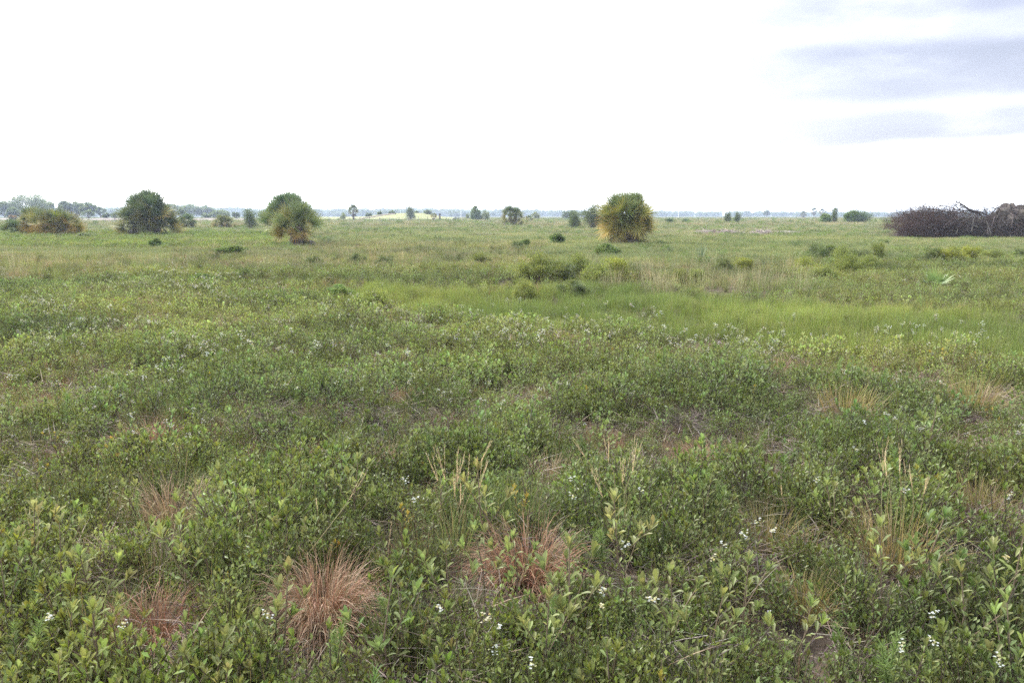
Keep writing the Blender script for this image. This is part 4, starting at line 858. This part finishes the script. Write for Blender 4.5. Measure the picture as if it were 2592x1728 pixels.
sc('small_leaf_ground_cover', 'bushlet', lambda x, y, u, v, fr, sw, ta, le, he: F(fr) * np.interp(y, [0, 4, 9], [75, 62, 38]) * NZ(x, y, .6, 4, .75, 1.2) + F(he) * 16 + F(ta) * 3 + F(le) * 6 + F(sw) * 3.0 * NZ(x, y, 1.1, 52, 0, 2),
   [(.7, 9, 100, 1), (9, 20, 50, 1), (20, 48, 16, 1.35)], .6, 1.05, zt(heath=(1.02, 1.02, .95), leafy=(1.15, 1.15, 1)), 'low dark olive small leaved ground cover')
sc('grass', 'tuft', lambda x, y, u, v, fr, sw, ta, le, he: F(fr) * np.interp(y, [0, 4, 9], [44, 36, 20]) * NZ(x, y, .9, 6, .1, 1.6) + F(he) * 12 + F(~(fr | sw | ta | he)) * 20 + F(ta) * 10,
   [(.7, 20, 70, .85), (20, 60, 20, 1.1)], .6, 1.1, zt(front=(1, 1, 1), heath=(1.05, 1.08, 1), rest=(1.15, 1.2, 1.15)), 'green grass mixed through the ground cover')
sc('dry_grass', 'drytuft', lambda x, y, u, v, fr, sw, ta, le, he: F(fr) * np.interp(y, [0, 4, 9], [20, 18, 11]) * NZ(x, y, 1.1, 9, .0, 1.9) * (1.6 - 1.3 * hummock(x, y)) + F(he) * 3 * NZ(x, y, 2.5, 10, 0, 2) + F(ta) * 4.5 * NZ(x, y, 3, 53, .2, 1.5),
   [(.7, 20, 40, .8), (20, 60, 16, 1.15)], .6, 1.05, zt(tan=(1.0, 1.02, 1.0), front=(1.0, .93, .88)), 'tan dry grass scattered through the field', .15, False)
sc('rusty_grass', 'rusttuft', lambda x, y, u, v, fr, sw, ta, le, he: F(fr) * np.interp(y, [0, 4, 10, 20], [13, 10, 5, 3]) * NZ(x, y, .85, 61, 0, 1.7) ** 2,
   [(.7, 20, 40, .9)], .7, 1.1, zt(front=(.95, .95, .95)), 'rusty brown dead grass patches between the foreground shrubs', .2, False)
sc('swale_grass', 'swale', lambda x, y, u, v, fr, sw, ta, le, he: F(sw) * 30 * NZ(x, y, 1.6, 51, .8, 1.1) + F(ta) * 1.5,
   [(8, 45, 34, 1)], .4, .8, zt(swale=(.9, .91, .95)), 'bright yellow green grass of the shallow wet swale', .08)
sc('straw_stems', 'reed', lambda x, y, u, v, fr, sw, ta, le, he: F((u > 1480) & (u < 2080) & (v > 655) & (v < 720)) * 1.3 * NZ(x, y, 1.5, 41, 0, 2) + F(ta) * .35,
   [(14, 60, 5, 1)], .6, 1.1, zt(rest=(.85, .88, .85), tan=(.85, .88, .85)), 'tall pale straw stems beyond the swale', .05)
sc('feathery_cover', 'feather', lambda x, y, u, v, fr, sw, ta, le, he: F(fr) * 1.0 * NZ(x, y, 1.2, 12, 0, 2.4) + F(he) * .5 + F(~(fr | sw | he)) * .25,
   [(.7, 45, 4, 1)], .7, 1.15, zt(), 'feathery needle leaved ground plants')
sc('wildflower_cover', 'flower', lambda x, y, u, v, fr, sw, ta, le, he: (F(fr) * np.interp(y, [0, 4, 6, 20], [2.5, 4, 10, 10]) * NZ(x, y, 1.0, 14, 0, 1.6) ** 2 + F(he) * 1.2 * NZ(x, y, 2, 15, 0, 2)) * np.clip((y - 2.2) / 3, .12, 1),
   [(.7, 6, 14, .7), (6, 20, 22, 1.0), (20, 42, 5, 1.1)], .75, 1.1, lambda x, *a: np.ones((len(x), 3)) * .82, 'small white wildflowers sprinkled through the ground cover')
sc('plant_litter', 'litter', lambda x, y, u, v, fr, sw, ta, le, he: F(fr) * np.interp(y, [0, 4, 9], [22, 16, 5]) * NZ(x, y, .9, 16, .5, 1.4), [(.7, 9, 38, 1), (9, 18, 8, 1)], .8, 1.2, zt(), 'purplish dead twigs and dry litter between the plants', .15, False)
sc('yellowing_leaves', 'yellow', lambda x, y, u, v, fr, sw, ta, le, he: F(fr) * .45, [(.7, 14, .6, 1)], .6, 1, zt(), 'scattered yellow and orange leaves')
sc('meadow_grass', 'gpatch', lambda x, y, u, v, fr, sw, ta, le, he: F(~sw & ~fr) * np.where(ta, .8, 1.8) * NZ(x, y, 5, 17, .5, 1.3),
   [(30, 60, 1.8, .9), (60, 120, 1.3, 1.1), (120, 420, .22, 1.9)], .7, 1.15, zt(rest=(1.05, 1.08, 1.15), leafy=(1.08, 1.1, .95)), 'smooth green meadow grass reaching to the horizon', .05)
sc('pale_meadow_grass', 'dpatch', lambda x, y, u, v, fr, sw, ta, le, he: F(ta) * .8 + F(~sw & ~fr & ~ta) * .35 * NZ(x, y, 8, 18, 0, 2.2) + F((u > 1250) & (v < 557)) * .2,
   [(24, 60, 2.4, .8), (60, 120, .9, 1.0), (120, 420, .25, 1.8)], .7, 1.1, zt(tan=(.9, .92, .9)), 'pale pinkish straw grass in drifts over the meadow', .05)
sc('low_shrub_cover', 'spatch', lambda x, y, u, v, fr, sw, ta, le, he: F(le) * 3 + F(he) * .35 + F(~(sw | fr | ta | le | he)) * .16 * NZ(x, y, 9, 19, 0, 2.5),
   [(24, 60, 2.5, .8), (60, 120, 2.5, .95), (120, 400, .05, 1.8)], .55, 1.1, zt(leafy=(1.15, 1.1, 1.0)), 'low leafy shrub cover spreading through the meadow', .05)

# ------------------------------------------------------------------ haze, sky, sun, camera
def haze():
    m = D.materials.new('haze'); m.use_nodes = True; nt = m.node_tree; nt.nodes.clear(); o = nt.nodes.new('ShaderNodeOutputMaterial'); v = nt.nodes.new('ShaderNodeVolumePrincipled')
    v.inputs['Color'].default_value = (.5, .6, .8, 1); v.inputs['Density'].default_value = HAZE; v.inputs['Anisotropy'].default_value = .3; nt.links.new(v.outputs[0], o.inputs['Volume'])
    mb = MB(); x, y0, y1, z0, z1 = 5200, -80, 3100, -1.5, 24
    mb.add([(-x, y0, z0), (x, y0, z0), (x, y1, z0), (-x, y1, z0), (-x, y0, z1), (x, y0, z1), (x, y1, z1), (-x, y1, z1)], [(0, 3, 2, 1), (4, 5, 6, 7), (0, 1, 5, 4), (1, 2, 6, 5), (2, 3, 7, 6), (3, 0, 4, 7)], (1, 1, 1))
    tag(part('haze', mb.mesh('haze', m)), 'thin pale haze over the whole plain', kind='stuff')
HAZE = .00048
if HAZE > 0: haze()
SUN_EL, SUN_AZ = R(48), R(-32)     # azimuth from +Y (view direction) towards +X
w = D.worlds.new('World'); scene.world = w; w.use_nodes = True; nt = w.node_tree; nt.nodes.clear(); N = nt.nodes.new; L = nt.links.new
sky = N('ShaderNodeTexSky'); sky.sky_type = 'NISHITA'; sky.sun_disc = False; sky.sun_elevation = SUN_EL; sky.sun_rotation = SUN_AZ; sky.dust_density = 2.5
bg = N('ShaderNodeBackground'); bg.inputs[1].default_value = .12; L(sky.outputs[0], bg.inputs[0])
tc = N('ShaderNodeTexCoord'); sp = N('ShaderNodeSeparateXYZ'); L(tc.outputs['Generated'], sp.inputs[0])
def math_(op, a, b=None, c=None):
    n = N('ShaderNodeMath'); n.operation = op
    for i, q in enumerate((a, b, c)):
        if q is None: continue
        if isinstance(q, (int, float)): n.inputs[i].default_value = q
        else: L(q, n.inputs[i])
    return n.outputs[0]
def mrange(v, a, b, c=0., d=1.):
    n = N('ShaderNodeMapRange'); n.interpolation_type = 'SMOOTHSTEP'; n.inputs[1].default_value = a; n.inputs[2].default_value = b; n.inputs[3].default_value = c; n.inputs[4].default_value = d; L(v, n.inputs[0]); return n.outputs[0]
az = math_('ARCTAN2', sp.outputs[0], sp.outputs[1]); elv = math_('ARCSINE', sp.outputs[2])
cmb = N('ShaderNodeCombineXYZ'); L(math_('MULTIPLY', az, 3.2), cmb.inputs[0]); L(math_('MULTIPLY', elv, 9.0), cmb.inputs[1])
n1 = N('ShaderNodeTexNoise'); n1.inputs['Scale'].default_value = 1.0; n1.inputs['Detail'].default_value = 7; n1.inputs['Roughness'].default_value = .5; n1.inputs['Distortion'].default_value = .3; L(cmb.outputs[0], n1.inputs['Vector'])
wel = math_('ADD', elv, math_('MULTIPLY', math_('SUBTRACT', n1.outputs[0], .5), .03))
rampn = N('ShaderNodeValToRGB'); cr = rampn.color_ramp; cr.interpolation = 'EASE'
for pos, val in ((.066, 0), (.084, .9), (.104, .85), (.115, .72), (.130, .92), (.172, 1), (.190, .78), (.200, .8), (.216, .95), (.30, .7)):
    e_ = cr.elements.new(pos); e_.color = (val, val, val, 1)
cr.elements.remove(cr.elements[0]); cr.elements.remove(cr.elements[-1])
L(wel, rampn.inputs[0])
n2 = N('ShaderNodeTexNoise'); n2.inputs['Scale'].default_value = 1.7; n2.inputs['Detail'].default_value = 8; n2.inputs['Roughness'].default_value = .55; L(cmb.outputs[0], n2.inputs['Vector'])
reg = mrange(math_('ADD', az, math_('MULTIPLY', math_('SUBTRACT', n2.outputs[0], .5), .16)), .04, .46)
grey = math_('MULTIPLY', math_('POWER', reg, .6), math_('MULTIPLY', rampn.outputs[0], mrange(n2.outputs[0], .2, .55, .75, 1.0)))
cloud = N('ShaderNodeMix'); cloud.data_type = 'RGBA'; cloud.inputs[6].default_value = (1.0, 1.0, 1.0, 1); cloud.inputs[7].default_value = (.95, .96, 1.2, 1); L(grey, cloud.inputs[0])
bc = N('ShaderNodeBackground'); L(math_('POWER', .10, grey), bc.inputs[1]); L(cloud.outputs[2], bc.inputs[0])
ms = N('ShaderNodeMixShader'); ms.inputs[0].default_value = .9; L(bg.outputs[0], ms.inputs[1]); L(bc.outputs[0], ms.inputs[2])
wo = N('ShaderNodeOutputWorld'); L(ms.outputs[0], wo.inputs[0])
sl = D.lights.new('sun', 'SUN'); sl.energy = 1.5; sl.angle = R(10); sl.color = (1, .96, .88); so = D.objects.new('sun', sl); link(so)
sd = Vector((math.sin(SUN_AZ) * math.cos(SUN_EL), math.cos(SUN_AZ) * math.cos(SUN_EL), math.sin(SUN_EL))); so.rotation_euler = sd.to_track_quat('Z', 'Y').to_euler()
cd = D.cameras.new('camera'); cd.sensor_width = 36; cd.lens = 36 * FPX / 2592; cd.clip_start = .05; cd.clip_end = 8000; co = D.objects.new('camera', cd); link(co)
co.location = (0, 0, CAM_H); co.rotation_euler = (math.pi / 2 - PITCH, 0, 0); scene.camera = co
vs_ = scene.view_settings; vs_.view_transform = 'Standard'; vs_.look = 'None'; vs_.gamma = 1; vs_.exposure = 2.27; vs_.use_curve_mapping = False
cy = scene.cycles; cy.max_bounces = 6; cy.diffuse_bounces = 3; cy.glossy_bounces = 2; cy.transmission_bounces = 3; cy.volume_bounces = 1; cy.use_denoising = False; cy.caustics_reflective = False; cy.caustics_refractive = False
